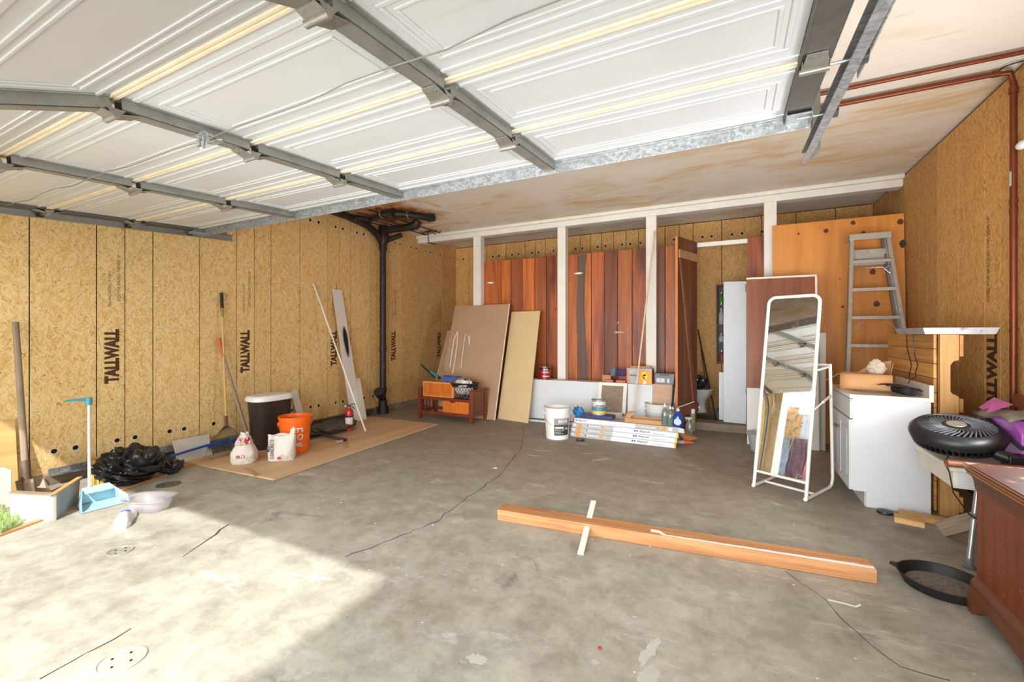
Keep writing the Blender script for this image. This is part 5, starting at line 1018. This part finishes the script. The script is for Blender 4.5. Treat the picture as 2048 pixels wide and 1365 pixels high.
B().tube([a+V(.01, .02, -.05), a+V(.11, .03, .0), a+V(.28, .03, .0), c_+V(-.02, .02, -.07)], .006, 6).tube([c_+V(0, .0, .03), c_+V(-.07, .02, -.02), c_+V(-.07, .02, -.07)], .006, 6).out('spreader_bar', GALV, ld, 0, True)
# ================= FLOOR MIRROR ON STAND =================
mr = thing('standing_mirror', 'tall white framed standing mirror with a rounded top', 'mirror', (.30, 3.89, 0))
fL, fR = V(.132, 3.977, .012), V(.458, 3.806, .012); e = V(.119, .2235, 1.505); wv = (fR-fL); wn_ = wv.normalized(); en = e.normalized(); nf = wn_.cross(en); nf = nf if nf.y < 0 else -nf
rc = .055; H_ = e.length; Wd = wv.length; pts = [fL]
def mp_(x, y): return fL+wn_*x+en*y
pts = [mp_(0, 0), mp_(0, .4), mp_(0, .9), mp_(0, H_-rc)]+[mp_(rc-rc*math.cos(a), H_-rc+rc*math.sin(a)) for a in [k*math.pi/16 for k in range(1, 9)]]+[mp_(Wd-rc+rc*math.sin(a), H_-rc+rc*math.cos(a)) for a in [k*math.pi/16 for k in range(0, 9)]]+[mp_(Wd, .9), mp_(Wd, .4), mp_(Wd, 0)]
B().tube(pts, .0125, 12).out('frame_tube', WMET, mr, 0, True)
B().tube([mp_(0, .115), mp_(Wd, .115)], .010, 10).out('bottom_bar', WMET, mr, 0, True)
gm_, gt, gp, go = nm('mirror_glass'); gp.inputs['Metallic'].default_value = 1; gv = N(gt, 'TexCoord').outputs['Object']
gn = noise(gt, N(gt, 'Mapping', {'Vector': gv, 'Scale': (9, 9, 4)}).outputs[0], 1, 8, .72, 2.2)
gt.links.new(ramp(gt, gn, [(.5, (.93, .94, .94)), (.8, (.8, .8, .8))]), gp.inputs['Base Color']); gt.links.new(N(gt, 'MapRange', {0: gn, 1: .56, 2: .75, 3: .02, 4: .22}).outputs[0], gp.inputs['Roughness'])
b = B(); ins = .006; ps = [mp_(ins, .125), mp_(Wd-ins, .125)]+[mp_(Wd-ins-rc+rc*math.cos(a), H_-ins-rc+rc*math.sin(a)) for a in [k*math.pi/16 for k in range(0, 9)]]+[mp_(ins+rc-rc*math.sin(a), H_-ins-rc+rc*math.cos(a)) for a in [k*math.pi/16 for k in range(0, 9)]]
b.poly([p+nf*.002 for p in ps], -nf*.004).out('mirror_glass', gm_, mr)
bk_ = V(.227, .429, 0); 
for i, f in enumerate((fL, fR)):
    r_ = f+bk_; B().tube([f, f+bk_*.5, r_-bk_.normalized()*.06, r_-bk_.normalized()*.02+V(0, 0, .015), r_+V(0, 0, .06), r_+V(-.01, -.02, .5), r_+V(-.02, -.03, .97)], .0115, 12).out('stand_leg', WMET, mr, 0, True)
    k = .93/e.z; B().tube([r_+V(-.02, -.03, .95), f+e*k+V(0, 0, .0)], .009, 10).out('stand_link', WMET, mr, 0, True)
    B().tube([r_+V(-.016, -.025, .72), (r_+V(-.016, -.025, .72)).lerp(f+e*.42, .45)], .010, 10).tube([(r_+V(-.016, -.025, .72)).lerp(f+e*.42, .4), f+e*.42], .006, 8).out('tilt_strut', WMET, mr, 0, True)
    B().tube([f-V(.02, .0, 0)*0+nf*.012, f+nf*.0+V(0, 0, 0)], .014, 12).out('foot_cap', WPL, mr, 0, True)
B().tube([fL+bk_*.35, fR+bk_*.35], .010, 10).out('floor_bar', WMET, mr, 0, True)
B().tube([fL+bk_+V(-.02, -.03, .96), fR+bk_+V(-.02, -.03, .96)], .010, 10).out('clothes_bar', WMET, mr, 0, True)
# ================= VANITY =================
vn = thing('vanity_cabinet', 'white vanity cabinet with panelled doors and a marble sink top', 'cabinet', (.96, 4.2, 0)); vx0, vx1, vy0, vy1 = .745, 1.165, 3.875, 4.56
B().poly([(vx0+.075, vy0, 0), (vx1, vy0, 0), (vx1, vy0, .762), (vx0, vy0, .762), (vx0, vy0, .105), (vx0+.075, vy0, .105)], (0, .016, 0)).out('near_side_panel', WHITE, vn, .001)
B().poly([(vx0+.075, vy1-.016, 0), (vx1, vy1-.016, 0), (vx1, vy1-.016, .762), (vx0, vy1-.016, .762), (vx0, vy1-.016, .105), (vx0+.075, vy1-.016, .105)], (0, .016, 0)).out('far_side_panel', WHITE, vn, .001)
B().b2((vx0+.07, vy0+.016, 0), (vx0+.078, vy1-.016, .105)).out('toe_kick', WHITE, vn); B().b2((vx0+.002, vy0+.016, .105), (vx0+.018, vy1-.016, .76)).out('face_frame', WHITE, vn); B().b2((vx1-.01, vy0+.016, .02), (vx1, vy1-.016, .76)).out('back_panel', WHITE, vn)
B().b2((vx0-.016, vy0+.004, .615), (vx0+.001, vy1-.004, .755)).out('drawer_front', WHITE, vn, .003)
ym = (vy0+vy1)/2
for i, (a, c_) in enumerate(((vy0+.004, ym-.002), (ym+.002, vy1-.004))):
    d_ = B().b2((vx0-.016, a, .108), (vx0+.001, c_, .608)).out('cabinet_door', WHITE, vn, .002)
    for lo, hi in (((a, .108), (a+.055, .608)), ((c_-.055, .108), (c_, .608)), ((a+.055, .555), (c_-.055, .608)), ((a+.055, .108), (c_-.055, .165))): B().b2((vx0-.022, lo[0], lo[1]), (vx0-.016, hi[0], hi[1])).out('door_frame', WHITE, d_, .002)
    B().b2((vx0-.021, a+.075, .185), (vx0-.016, c_-.075, .535)).out('raised_panel', WHITE, d_, .004)
    yk = ym+(.028 if i else -.028); B().lathe((vx0-.022, yk, .50), [(.006, 0), (.005, .012), (.012, .018), (.013, .026), (.006, .030)], 14, M=Matrix.Rotation(-math.pi/2, 4, 'Y')).out('knob', P('brass_steel', srgb(140, 130, 112), .3, .9), d_, 0, True)
MRB = P('cultured_marble', srgb(226, 216, 200), .2, var=.05, sc=3, coat=.4)
vs = []; n = 40; cx, cy = .93, 4.22; x0, x1, y0, y1 = vx0-.02, vx1+.01, vy0-.012, vy1+.012; b = B()
def rim(a):
    dx, dy = math.cos(a), math.sin(a); t = min((x1-cx)/dx if dx > 1e-6 else (x0-cx)/dx if dx < -1e-6 else 9, (y1-cy)/dy if dy > 1e-6 else (y0-cy)/dy if dy < -1e-6 else 9); return (cx+dx*t, cy+dy*t)
ang = sorted([k*math.tau/n for k in range(n)]+[math.atan2(yy-cy, xx-cx) % math.tau for xx in (x0, x1) for yy in (y0, y1)]); n = len(ang)
rings = [[(*rim(a), .762) for a in ang], [(*rim(a), .788) for a in ang]]+[[(cx+.14*k*math.cos(a), cy+.20*k*math.sin(a), z) for a in ang] for k, z in ((1.05, .789), (1, .784), (.85, .74), (.5, .70), (.08, .695))]
b.add([p for q in rings for p in q], [(i*n+k, i*n+(k+1) % n, (i+1)*n+(k+1) % n, (i+1)*n+k) for i in range(len(rings)-1) for k in range(n)]+[tuple(range((len(rings)-1)*n, len(rings)*n))]); b.out('sink_top', MRB, vn, 0, 35)
B().b2((vx1-.012, y0, .786), (vx1+.012, y1, .875)).out('backsplash', MRB, vn, .004)
# box on the vanity
cb = thing('open_cardboard_box', 'open brown cardboard box with flaps on the vanity top', 'box', (.88, 4.4, .79)); F = frame((.90, 4.29, .7895), math.radians(-12))
for lo, hi in (((-.15, -.10, 0), (.15, -.097, .12)), ((-.15, .097, 0), (.15, .10, .12)), ((-.15, -.097, 0), (-.147, .097, .12)), ((.147, -.097, 0), (.15, .097, .12)), ((-.147, -.097, 0), (.147, .097, .003))): B(F).b2(lo, hi).out('side', CARD, cb)
B(F).grid(4, 6, lambda i, j: V(-.15+.31*i, -.102-.055*math.sin(j*1.5), .125-.115*j*j)).out('front_flap', CARD, cb, 0, True, solid=.003)
B(F).poly([(-.15, -.097, .12), (-.15, .097, .12), (-.25, .07, .05), (-.25, -.09, .05)], (0, 0, .003)).out('left_flap', CARD, cb)
B(F).poly([(-.05, .098, .12), (.15, .098, .12), (.16, .11, .22), (.06, .11, .20)], (0, .003, 0)).out('back_flap', CARD, cb); B(F).poly([(.148, -.09, .12), (.148, .09, .12), (.165, .08, .21), (.165, -.02, .21)], (.003, 0, 0)).out('right_flap', CARD, cb)
B(F).b2((-.152, -.06, .02), (-.149, .06, .10)).out('printed_patch', P('dark_blue_print', srgb(44, 50, 70), .5), cb); text('7.5', .05, WPL, F @ axes((-.1528, .02, .06), (0, -1, 0), (0, 0, 1)), cb)
crumple('crumpled_paper', F @ V(.07, .02, .09), .045, .04, .055, P('brown_paper', srgb(196, 176, 156), .8), 'crumpled paper poking out of the open cardboard box', 'paper', 61, .5)
rl = thing('black_mat_roll', 'rolled black rubber mat on the vanity beside the backsplash', 'mat', (1.08, 4.0, .79))
c0 = V(1.085, 3.93, .822); b = B(); sp = []; 
for k in range(60): a = k*.42; r_ = .006+.026*k/60; sp.append((math.cos(a)*r_, math.sin(a)*r_))
ax_ = V(-.25, 1, 0).normalized(); xx = V(1, .25, 0).normalized(); b.add([c0+xx*p[0]+V(0, 0, p[1])+ax_*q for p in sp for q in (0, .22)], [(2*i, 2*i+1, 2*i+3, 2*i+2) for i in range(59)]); b.out('rolled_sheet', BLKR, rl, 0, True, solid=.0025)
b = B(); b.grid(8, 6, lambda i, j: V(.96+.2*i-.03*j, 3.97+.20*j, .832+.018*math.sin(3*i+1)+.012*math.sin(5*j))); b.out('loose_end', BLKR, rl, 0, True, solid=.003)
c = at(1811, 789, Z=.79); setp(B().lathe(c, [(.032, 0), (.034, .003), (.025, .034), (.027, .036), (.022, .036)], 20).out('navy_cup', P('navy_plastic', srgb(34, 44, 76), .3), None, 0, True), 'small dark navy cup upside down on the vanity top', 'cup')
b = B(); b.tube([V(1.18, 4.25, 1.212), V(1.185, 4.27, 1.15), V(1.19, 4.26, 1.05), V(1.195, 4.22, .99), V(1.195, 4.27, .93), V(1.19, 4.24, .90), V(1.15, 4.22, .88), V(1.12, 4.14, .86)], .0028, 6).tube([V(1.18, 4.40, 1.212), V(1.19, 4.43, 1.12), V(1.195, 4.38, 1.02), V(1.19, 4.33, .98), V(1.19, 4.38, .90), V(1.187, 4.37, .885)], .0028, 6)
setp(b.out('wire_loop', BLK, None, 0, True), 'thin black cord hanging down the pallet boards', 'cord')
# ================= PALLET =================
pl = thing('wooden_pallet', 'wooden pallet standing on end against the right wall', 'pallet', (1.30, 4.45, 0)); PAL = wood('pallet_pine', srgb(206, 152, 84), srgb(166, 108, 52), 'y', .8, .6, (6, .06, srgb(80, 44, 20)), per=True); PALZ = wood('pallet_stringer', srgb(196, 150, 88), srgb(152, 108, 58), 'z', .8, .6, per=True)
for k in range(12):
    z1 = 1.215-k*.1005; z0 = max(.0, z1-.097)
    if z1 > .03: B().b2((1.205, 3.965, z0), (1.222, 4.98, z1)).out('deck_board', PAL, pl, .002)
for yy in (3.92, 4.45, 4.94):
    pr = [(1.224, 0), (1.318, 0), (1.318, .17)]+[(1.318-.038*math.sin(a), .17+.03*(1-math.cos(a))) for a in [k*math.pi/8 for k in range(1, 5)]]+[(1.28-.0, .36), (1.318, .39), (1.318, .80)]+[(1.318-.042*math.sin(a), .81+.03*(1-math.cos(a))) for a in [k*math.pi/8 for k in range(1, 5)]]+[(1.276, 1.01), (1.29, 1.035), (1.318, 1.045), (1.318, 1.215), (1.224, 1.215)]
    B().poly([(x, yy, z) for x, z in pr], (0, .04, 0)).out('stringer', PALZ, pl, .001)
for z0, z1 in ((1.07, 1.212), (.70, .79), (.58, .68), (.40, .50), (.04, .14)): B().b2((1.319, 3.91, z0), (1.337, 4.98, z1)).out('rear_board', PAL, pl, .002)
# chipped white tray on top
FLK = P('flaking_white_metal', srgb(176, 178, 180), .4, .2, dirt=(srgb(128, 132, 134), 12, .56))
tw = thing('metal_tray', 'chipped white painted metal tray lying on top of the pallet', 'tray', (1.3, 4.1, 1.217))
q = [V(1.13, 3.86, 1.217), V(1.47, 3.86, 1.217), V(1.47, 4.42, 1.217), V(1.13, 4.42, 1.217)]
B().b2((1.13, 3.86, 1.217), (1.47, 4.42, 1.220)).out('tray_base', FLK, tw)
for a, c_, n_ in ((q[0], q[1], V(0, -1, 0)), (q[1], q[2], V(1, 0, 0)), (q[2], q[3], V(0, 1, 0)), (q[3], q[0], V(-1, 0, 0))):
    o_ = n_*.014; B().poly([a, c_, c_+o_+V(0, 0, .043)+(c_-a).normalized()*.012, a+o_+V(0, 0, .043)-(c_-a).normalized()*.012], -n_*.003).out('tray_side', FLK, tw)
# ================= TABLE, FAN, PURPLE CASE =================
WT = P('white_painted_table', srgb(216, 208, 192), .5, var=.06, dirt=(srgb(150, 120, 90), 10, .66))
tb = thing('white_table', 'old white table end with a wooden rail carrying the black fan', 'table', (1.25, 3.3, 0))
B().b2((.995, 3.06, .505), (1.575, 3.56, .53)).out('table_top', WT, tb, .004); B().b2((1.01, 3.075, .415), (1.03, 3.54, .505)).out('apron', WT, tb, .002); B().b2((1.03, 3.075, .415), (1.56, 3.095, .505)).out('front_apron', WHITE, tb, .002); B().b2((1.03, 3.52, .415), (1.56, 3.54, .505)).out('back_apron', WT, tb, .002)
B().tube([(1.10, 3.0745, .45), (1.10, 3.072, .45)], .007, 12).out('screw_hole', DARK, tb)
for y in (3.13, 3.48): B().b2((1.50, y-.02, 0), (1.54, y+.02, .505)).out('leg', WT, tb, .003)
rod('wooden_dowel', (.975, 3.04, .548), (1.56, 3.11, .548), .018, wood('dowel_wood', srgb(146, 90, 56), srgb(104, 58, 34), 'x', 1, .5), 'round brown wooden rail lying along the near edge of the white table', 'rail', seg=16)
fn = thing('black_fan', 'round black table fan lying face up on the white table', 'fan', (1.10, 3.30, .532)); F = Matrix.Translation((1.10, 3.31, .578)) @ Matrix.Rotation(math.radians(13), 4, 'X') @ Matrix.Rotation(math.radians(-4), 4, 'Y')
FB = P('fan_black', srgb(26, 26, 29), .42, var=.15)
B(F).lathe((0, 0, 0), [(.165, .05), (.192, .065), (.200, .09), (.195, .115), (.172, .138), (.160, .140), (.155, .132), (.158, .06)], 48).out('outer_ring', FB, fn, 0, True)
b = B(F); 
for k in range(48):
    a = k*math.tau/48; b.tube([(.19*math.cos(a), .19*math.sin(a), .07), (.175*math.cos(a+.04), .175*math.sin(a+.04), .03), (.10*math.cos(a+.1), .10*math.sin(a+.1), .0)], .0035, 5)
b.out('rear_grille', FB, fn, kind='stuff')
B(F).lathe((0, 0, 0), [(.105, -.004), (.105, .004)], 32).lathe((0, 0, 0), [(.175, .028), (.178, .034)], 40, cap=False).out('rear_hub', FB, fn, 0, True)
for k in range(40):
    a = k*math.tau/40; b = B(F); b.tube([(.158*math.cos(a), .158*math.sin(a), .134), (.11*math.cos(a+.28), .11*math.sin(a+.28), .146), (.058*math.cos(a+.42), .058*math.sin(a+.42), .138)], .0042, 6); b.out('grille_spoke', P('dusty_black', srgb(74, 74, 78), .4, var=.3, sc=30), fn, 0, True)
B(F).lathe((0, 0, .130), [(.06, 0), (.058, .012), (.045, .016)], 28).out('front_hub', FB, fn, 0, True); B(F).lathe((0, 0, .146), [(.042, 0), (.040, .003)], 24).out('hub_badge', P('beige_badge', srgb(126, 116, 104), .5), fn, 0, True)
for k in range(5): a = k*math.tau/5; B(F).poly([(.05*math.cos(a), .05*math.sin(a), .08), (.15*math.cos(a-.3), .15*math.sin(a-.3), .09), (.15*math.cos(a+.35), .15*math.sin(a+.35), .10), (.05*math.cos(a+.5), .05*math.sin(a+.5), .095)], (0, 0, .002)).out('blade', FB, fn)
b = B(); b.tube([(1.20, 3.16, .60), (1.25, 3.13, .58), (1.275, 3.15, .56)], .03, 12); b.poly([(1.23, 3.10, .533), (1.34, 3.10, .533), (1.34, 3.19, .533), (1.23, 3.19, .533)], (0, 0, .07)); b.out('stand', FB, fn, .01, True)
b = B(); b.tube([(1.02, 3.16, .56), (.985, 3.10, .54), (.99, 3.055, .50), (1.0, 3.04, .40), (1.06, 3.04, .30), (1.14, 3.05, .25), (1.20, 3.05, .27), (1.24, 3.04, .36), (1.25, 3.04, .41)], .0035, 6); setp(b.out('fan_cord', BLK, None, 0, True), 'black power cord looping below the white table edge', 'cord')
PUR = P('purple_plastic', srgb(196, 104, 206), .35, var=.06, sc=3); 
pc = thing('purple_case', 'bright purple box with a black strap behind the fan', 'box', (1.44, 3.43, .532))
B().poly([(1.31, 3.19, .532), (1.31, 3.66, .532), (1.31, 3.66, .72), (1.31, 3.56, .76), (1.31, 3.27, .76), (1.31, 3.19, .70)], (.265, 0, 0)).out('case', PUR, pc, .006)
B().poly([(1.30, 3.50, .76), (1.32, 3.66, .77), (1.40, 3.70, .83), (1.42, 3.55, .81)], (0, 0, .004)).out('raised_flap', P('pink_inner', srgb(206, 110, 180), .4), pc)
B().tube([(1.305, 3.67, .74), (1.300, 3.5, .72), (1.300, 3.3, .67), (1.31, 3.18, .63)], .012, 8).out('strap', P('charcoal_strap', srgb(56, 54, 62), .7), pc, 0, True)
b = B(); b.grid(14, 12, lambda i, j: V(1.27+.31*i, 3.20+.36*j, .785+.025*math.sin(4*i+1)+.018*math.sin(6*j)-.05*(1-i)**3)); setp(b.out('grey_towel', P('grey_towel', srgb(120, 112, 102), .95, var=.15, sc=30, bp=.5), None, 0, True, solid=.01), 'rough grey towel laid over the purple box', 'towel')
b = B(); board('brown_board', (1.50, 3.72, .82), (1.58, 3.2, .80), .02, .08, P('reddish_stain', srgb(112, 46, 26), .4), 'dark reddish board edge showing behind the purple box', 'board')
# sloping timber, floor blocks, crutch
board('weathered_brace', (1.12, 3.56, .03), (1.40, 3.22, .36), .05, .085, GREYW, 'weathered two by four propped diagonally under the white table', 'timber')
p, q = at(1790, 1036, Z=.02), at(1945, 1060, Z=.02); board('floor_timber', at(1800, 1030, Z=.018)+V(.0, .03, 0), V(1.38, 3.70, .018), .075, .034, PINE, 'long pale timber on the floor beside the vanity foot', 'timber')
board('floor_block', at(1788, 1034, Z=.06)*1.0, at(1848, 1046, Z=.06), .08, .034, PINE, 'short pale wood block lying on the timber by the vanity', 'block')
bpy.data.objects['floor_block'].location.z = .054
c = at(1770, 1027, Z=0); setp(B().lathe(c, [(.045, 0), (.047, .006), (.043, .016), (.02, .019)], 24).out('black_puck', BLK, None, 0, True), 'flat round black puck on the floor at the vanity corner', 'puck')
cr = thing('crutch_leg', 'grey metal crutch leg with a rubber foot standing beside the night stand', 'crutch', (1.08, 3.0, 0)); ft = at(1938, 1132, Z=.012)
tp = at(1951, 1010, Z=.42); tp = ft+V(.06, .06, .46)
rod('tube', ft+V(0, 0, .02), tp, .0125, P('grey_tube', srgb(170, 172, 172), .3, .6), parent=cr); B().lathe(ft-V(0, 0, .011), [(.026, 0), (.027, .012), (.018, .02), (.016, .05)], 18).out('rubber_foot', P('grey_rubber', srgb(110, 112, 110), .6), cr, 0, True)
d_ = (tp-ft).normalized(); B().tube([ft+d_*.24, ft+d_*.27], .0165, 14).out('collar', P('grey_rubber', srgb(110, 112, 110), .6), cr, 0, True)
# ================= SKILLET, NIGHT STAND =================
c = at(1884, 1163, Z=.0); IR = P('skillet_iron', srgb(34, 32, 31), .55, .3, var=.15, sc=20, bp=.3)
c = V(.885, 2.80, 0); sk = thing('iron_skillet', 'black cast iron skillet with dusty bottom on the concrete floor', 'pan', c)
B().lathe(c, [(.140, .001), (.146, .004), (.166, .048), (.170, .050), (.167, .052), (.162, .050), (.142, .010), (.001, .009)], 48).out('pan_body', IR, sk, 0, 25)
B().lathe(c, [(.138, .0105), (.001, .0108)], 40).out('dusty_bottom', P('dust', srgb(112, 104, 96), .9, var=.4, sc=60), sk)
ta = math.radians(158); d_ = V(math.cos(ta), math.sin(ta), 0); n_ = V(-d_.y, d_.x, 0); B().poly([c+d_*.163+n_*.028+V(0, 0, .042), c+d_*.195+n_*.014+V(0, 0, .046), c+d_*.195-n_*.014+V(0, 0, .046), c+d_*.163-n_*.028+V(0, 0, .042)], (0, 0, .007)).out('helper_tab', IR, sk, .002)
ns = thing('night_stand', 'worn mahogany night stand with moulded top and scalloped base', 'furniture', (1.22, 2.42, 0)); nx0, nx1, ny0, ny1 = .945, 1.46, 2.195, 2.64
def rl_(name, prof, mat, bev=0):
    b = B(); vs = []
    for o_, z in prof: vs += [(nx0-o_, ny0-o_, z), (nx1+o_, ny0-o_, z), (nx1+o_, ny1, z), (nx0-o_, ny1, z)]
    m = len(prof); b.add(vs, [(4*i+k, 4*i+(k+1) % 4, 4*i+4+(k+1) % 4, 4*i+4+k) for i in range(m-1) for k in range(4)]+[(0, 1, 2, 3), (4*m-4, 4*m-3, 4*m-2, 4*m-1)]); return b.out(name, mat, ns, bev, 30)
rl_('carcase', [(0, .10), (0, .60)], MAH); og = [(.002, .530), (.006, .535), (.006, .545)]+[(.008+.024*(1-math.cos(k*math.pi/12)), .548+.055*math.sin(k*math.pi/12)) for k in range(7)]+[(.034, .612), (.038, .618), (.040, .628)]
rl_('cornice', [(a, z) for a, z in og], MAHY); rl_('top_board', [(.040, .628), (.044, .633), (.044, .645), (.040, .650)], P('worn_mahogany_top', srgb(92, 50, 36), .5, var=.15, sc=5, dirt=(srgb(178, 150, 132), 7, .55)))
y0, y1, n = ny0-.03, ny1, 24
def scal(t):
    s_ = t*2-1; a_ = abs(s_)
    return 0 if a_ > .80 else .045 if a_ > .55 else .045+.03*math.cos(a_/.55*math.pi/2)
top = .155
b = B(); ys = [y0+(y1-y0)*i/60 for i in range(61)]
vs = []
for i, y in enumerate(ys):
    zb2 = scal(i/60)*1.0
    vs += [(nx0-.030, y, zb2), (nx0-.034, y, max(zb2+.004, .05)), (nx0-.022, y, .115), (nx0-.020, y, .13), (nx0-.012, y, .145), (nx0-.002, y, top), (nx0+.02, y, top), (nx0+.0, y, zb2)]
m = 8; b.add(vs, [(i*m+k, i*m+(k+1) % m, (i+1)*m+(k+1) % m, (i+1)*m+k) for i in range(60) for k in range(m)]+[tuple(range(m)), tuple(range(60*m, 61*m))]); b.out('base_moulding', MAHY, ns, 0, 40)
B().b2((nx0+.0, ny0-.03, .0), (nx1+.02, ny0-.002, .15)).out('front_plinth', MAHY, ns, .004); B().b2((nx1-.02, ny0, 0), (nx1+.02, ny1, .12)).out('right_plinth', MAHY, ns, .004); B().b2((nx0+.001, ny1-.03, 0), (nx1, ny1, .10)).out('rear_plinth', MAHY, ns)
CHP = P('chipped_wood', srgb(206, 136, 80), .7); b = B(); r = random.Random(11)
for k in range(46): y, z = r.uniform(ny0, ny1), abs(r.gauss(.28, .12)); s_ = r.uniform(.0008, .002); b.poly([(nx0-.0006, y+s_*math.cos(q*1.26), z+s_*math.sin(q*1.26)*1.3) for q in range(5)], (.0004, 0, 0))
b.out('pale_chips', P('pale_chip', srgb(206, 150, 110), .7), ns, kind='stuff')
b = B(); cz = [(.034, .612), (.041, .63), (.0445, .645)]
for o_, z in cz: b.tube([(nx0-o_-.0005, ny1-.02, z), (nx0-o_-.0005, ny0+.05, z), (nx0-o_-.0005, ny0-o_, z)], .0016, 5)
b.out('worn_edge', CHP, ns)
o = B(frame((1.17, 2.72, .0))).box((0, 0, 0), (.001, .001, .001)); o.bm.free()
# ================= OUTSIDE (seen only by reflection, and as light) =================
DRV = P('driveway_concrete', srgb(196, 190, 180), .85, var=.06, sc=1)
st(B().b2((-16, -14, -.12), (10, -.1, -.003)), 'trim_5', DRV)
OW = P('sun_blocker_white', srgb(232, 230, 226), .7, var=.03)
nb_ = st(B().b2((.47, -4.2, 0), (3.2, -.26, 4.02)), 'wall_sun_blocker', OW)  # unseen wall added to block sun and cut the floor patch's right edge
fe_ = thing('plank_fence', 'pale plank fence beside the driveway, reflected in the mirror', 'fence', (-9, -3, 0))
PK = P('white_fence_paint', srgb(150, 154, 156), .6, var=.12, sc=2); OF = P('orange_fence', srgb(168, 118, 76), .6, var=.12, sc=2)
for k in range(46):
    x = -13.2+k*.17; B().b2((x, -3.0, 0), (x+.160, -2.975, 2.5 if k % 9 < 6 else 2.3)).out('fence_plank', OF if 27 <= k < 34 else PK, fe_)
for k, (x, w, col, lab) in enumerate(((-8.35, .75, (104, 112, 132), 'blue grey'), (-7.55, .5, (80, 56, 64), 'dark maroon'), (-7.0, .45, (150, 92, 96), 'dusty pink'), (-6.5, .5, (36, 96, 78), 'sea green'))):
    b = B(); b.grid(14, 10, lambda i, j: V(x+w*i, -2.90+.05*math.sin(i*14+k)*(1-j*.6)+.02*math.sin(j*9), .55+1.05*j)); setp(b.out('hanging_blanket', P('blanket_%d' % k, srgb(*col), .9, var=.35, sc=6), None, 0, True, solid=.012), lab+' blanket hanging outside on the fence, reflected low in the mirror', 'blanket')
b = B(); r = random.Random(21)
for k in range(500):
    p = V(-8.0+r.gauss(0, .5), -2.7+r.gauss(0, .12), 1.9+r.gauss(0, .35)); d = V(r.uniform(-1, 1), r.uniform(-1, 1), r.uniform(-1, 1)).normalized()*.06; q = d.orthogonal().normalized()*.02; b.add([p-d, p+q, p+d, p-q], [(0, 1, 2, 3)])
for k in range(7): b.tube([(-8.0+.1*k-.3, -2.72, 0), (-8.0+.2*k-.6, -2.7, 1.2), (-8+.3*k-.9, -2.68, 2.2)], .01, 5)
setp(b.out('leafy_bush', P('bush_green', srgb(120, 124, 84), .8, var=.3), None), 'thin leafy bush before the outside fence, reflected in the mirror', 'bush')
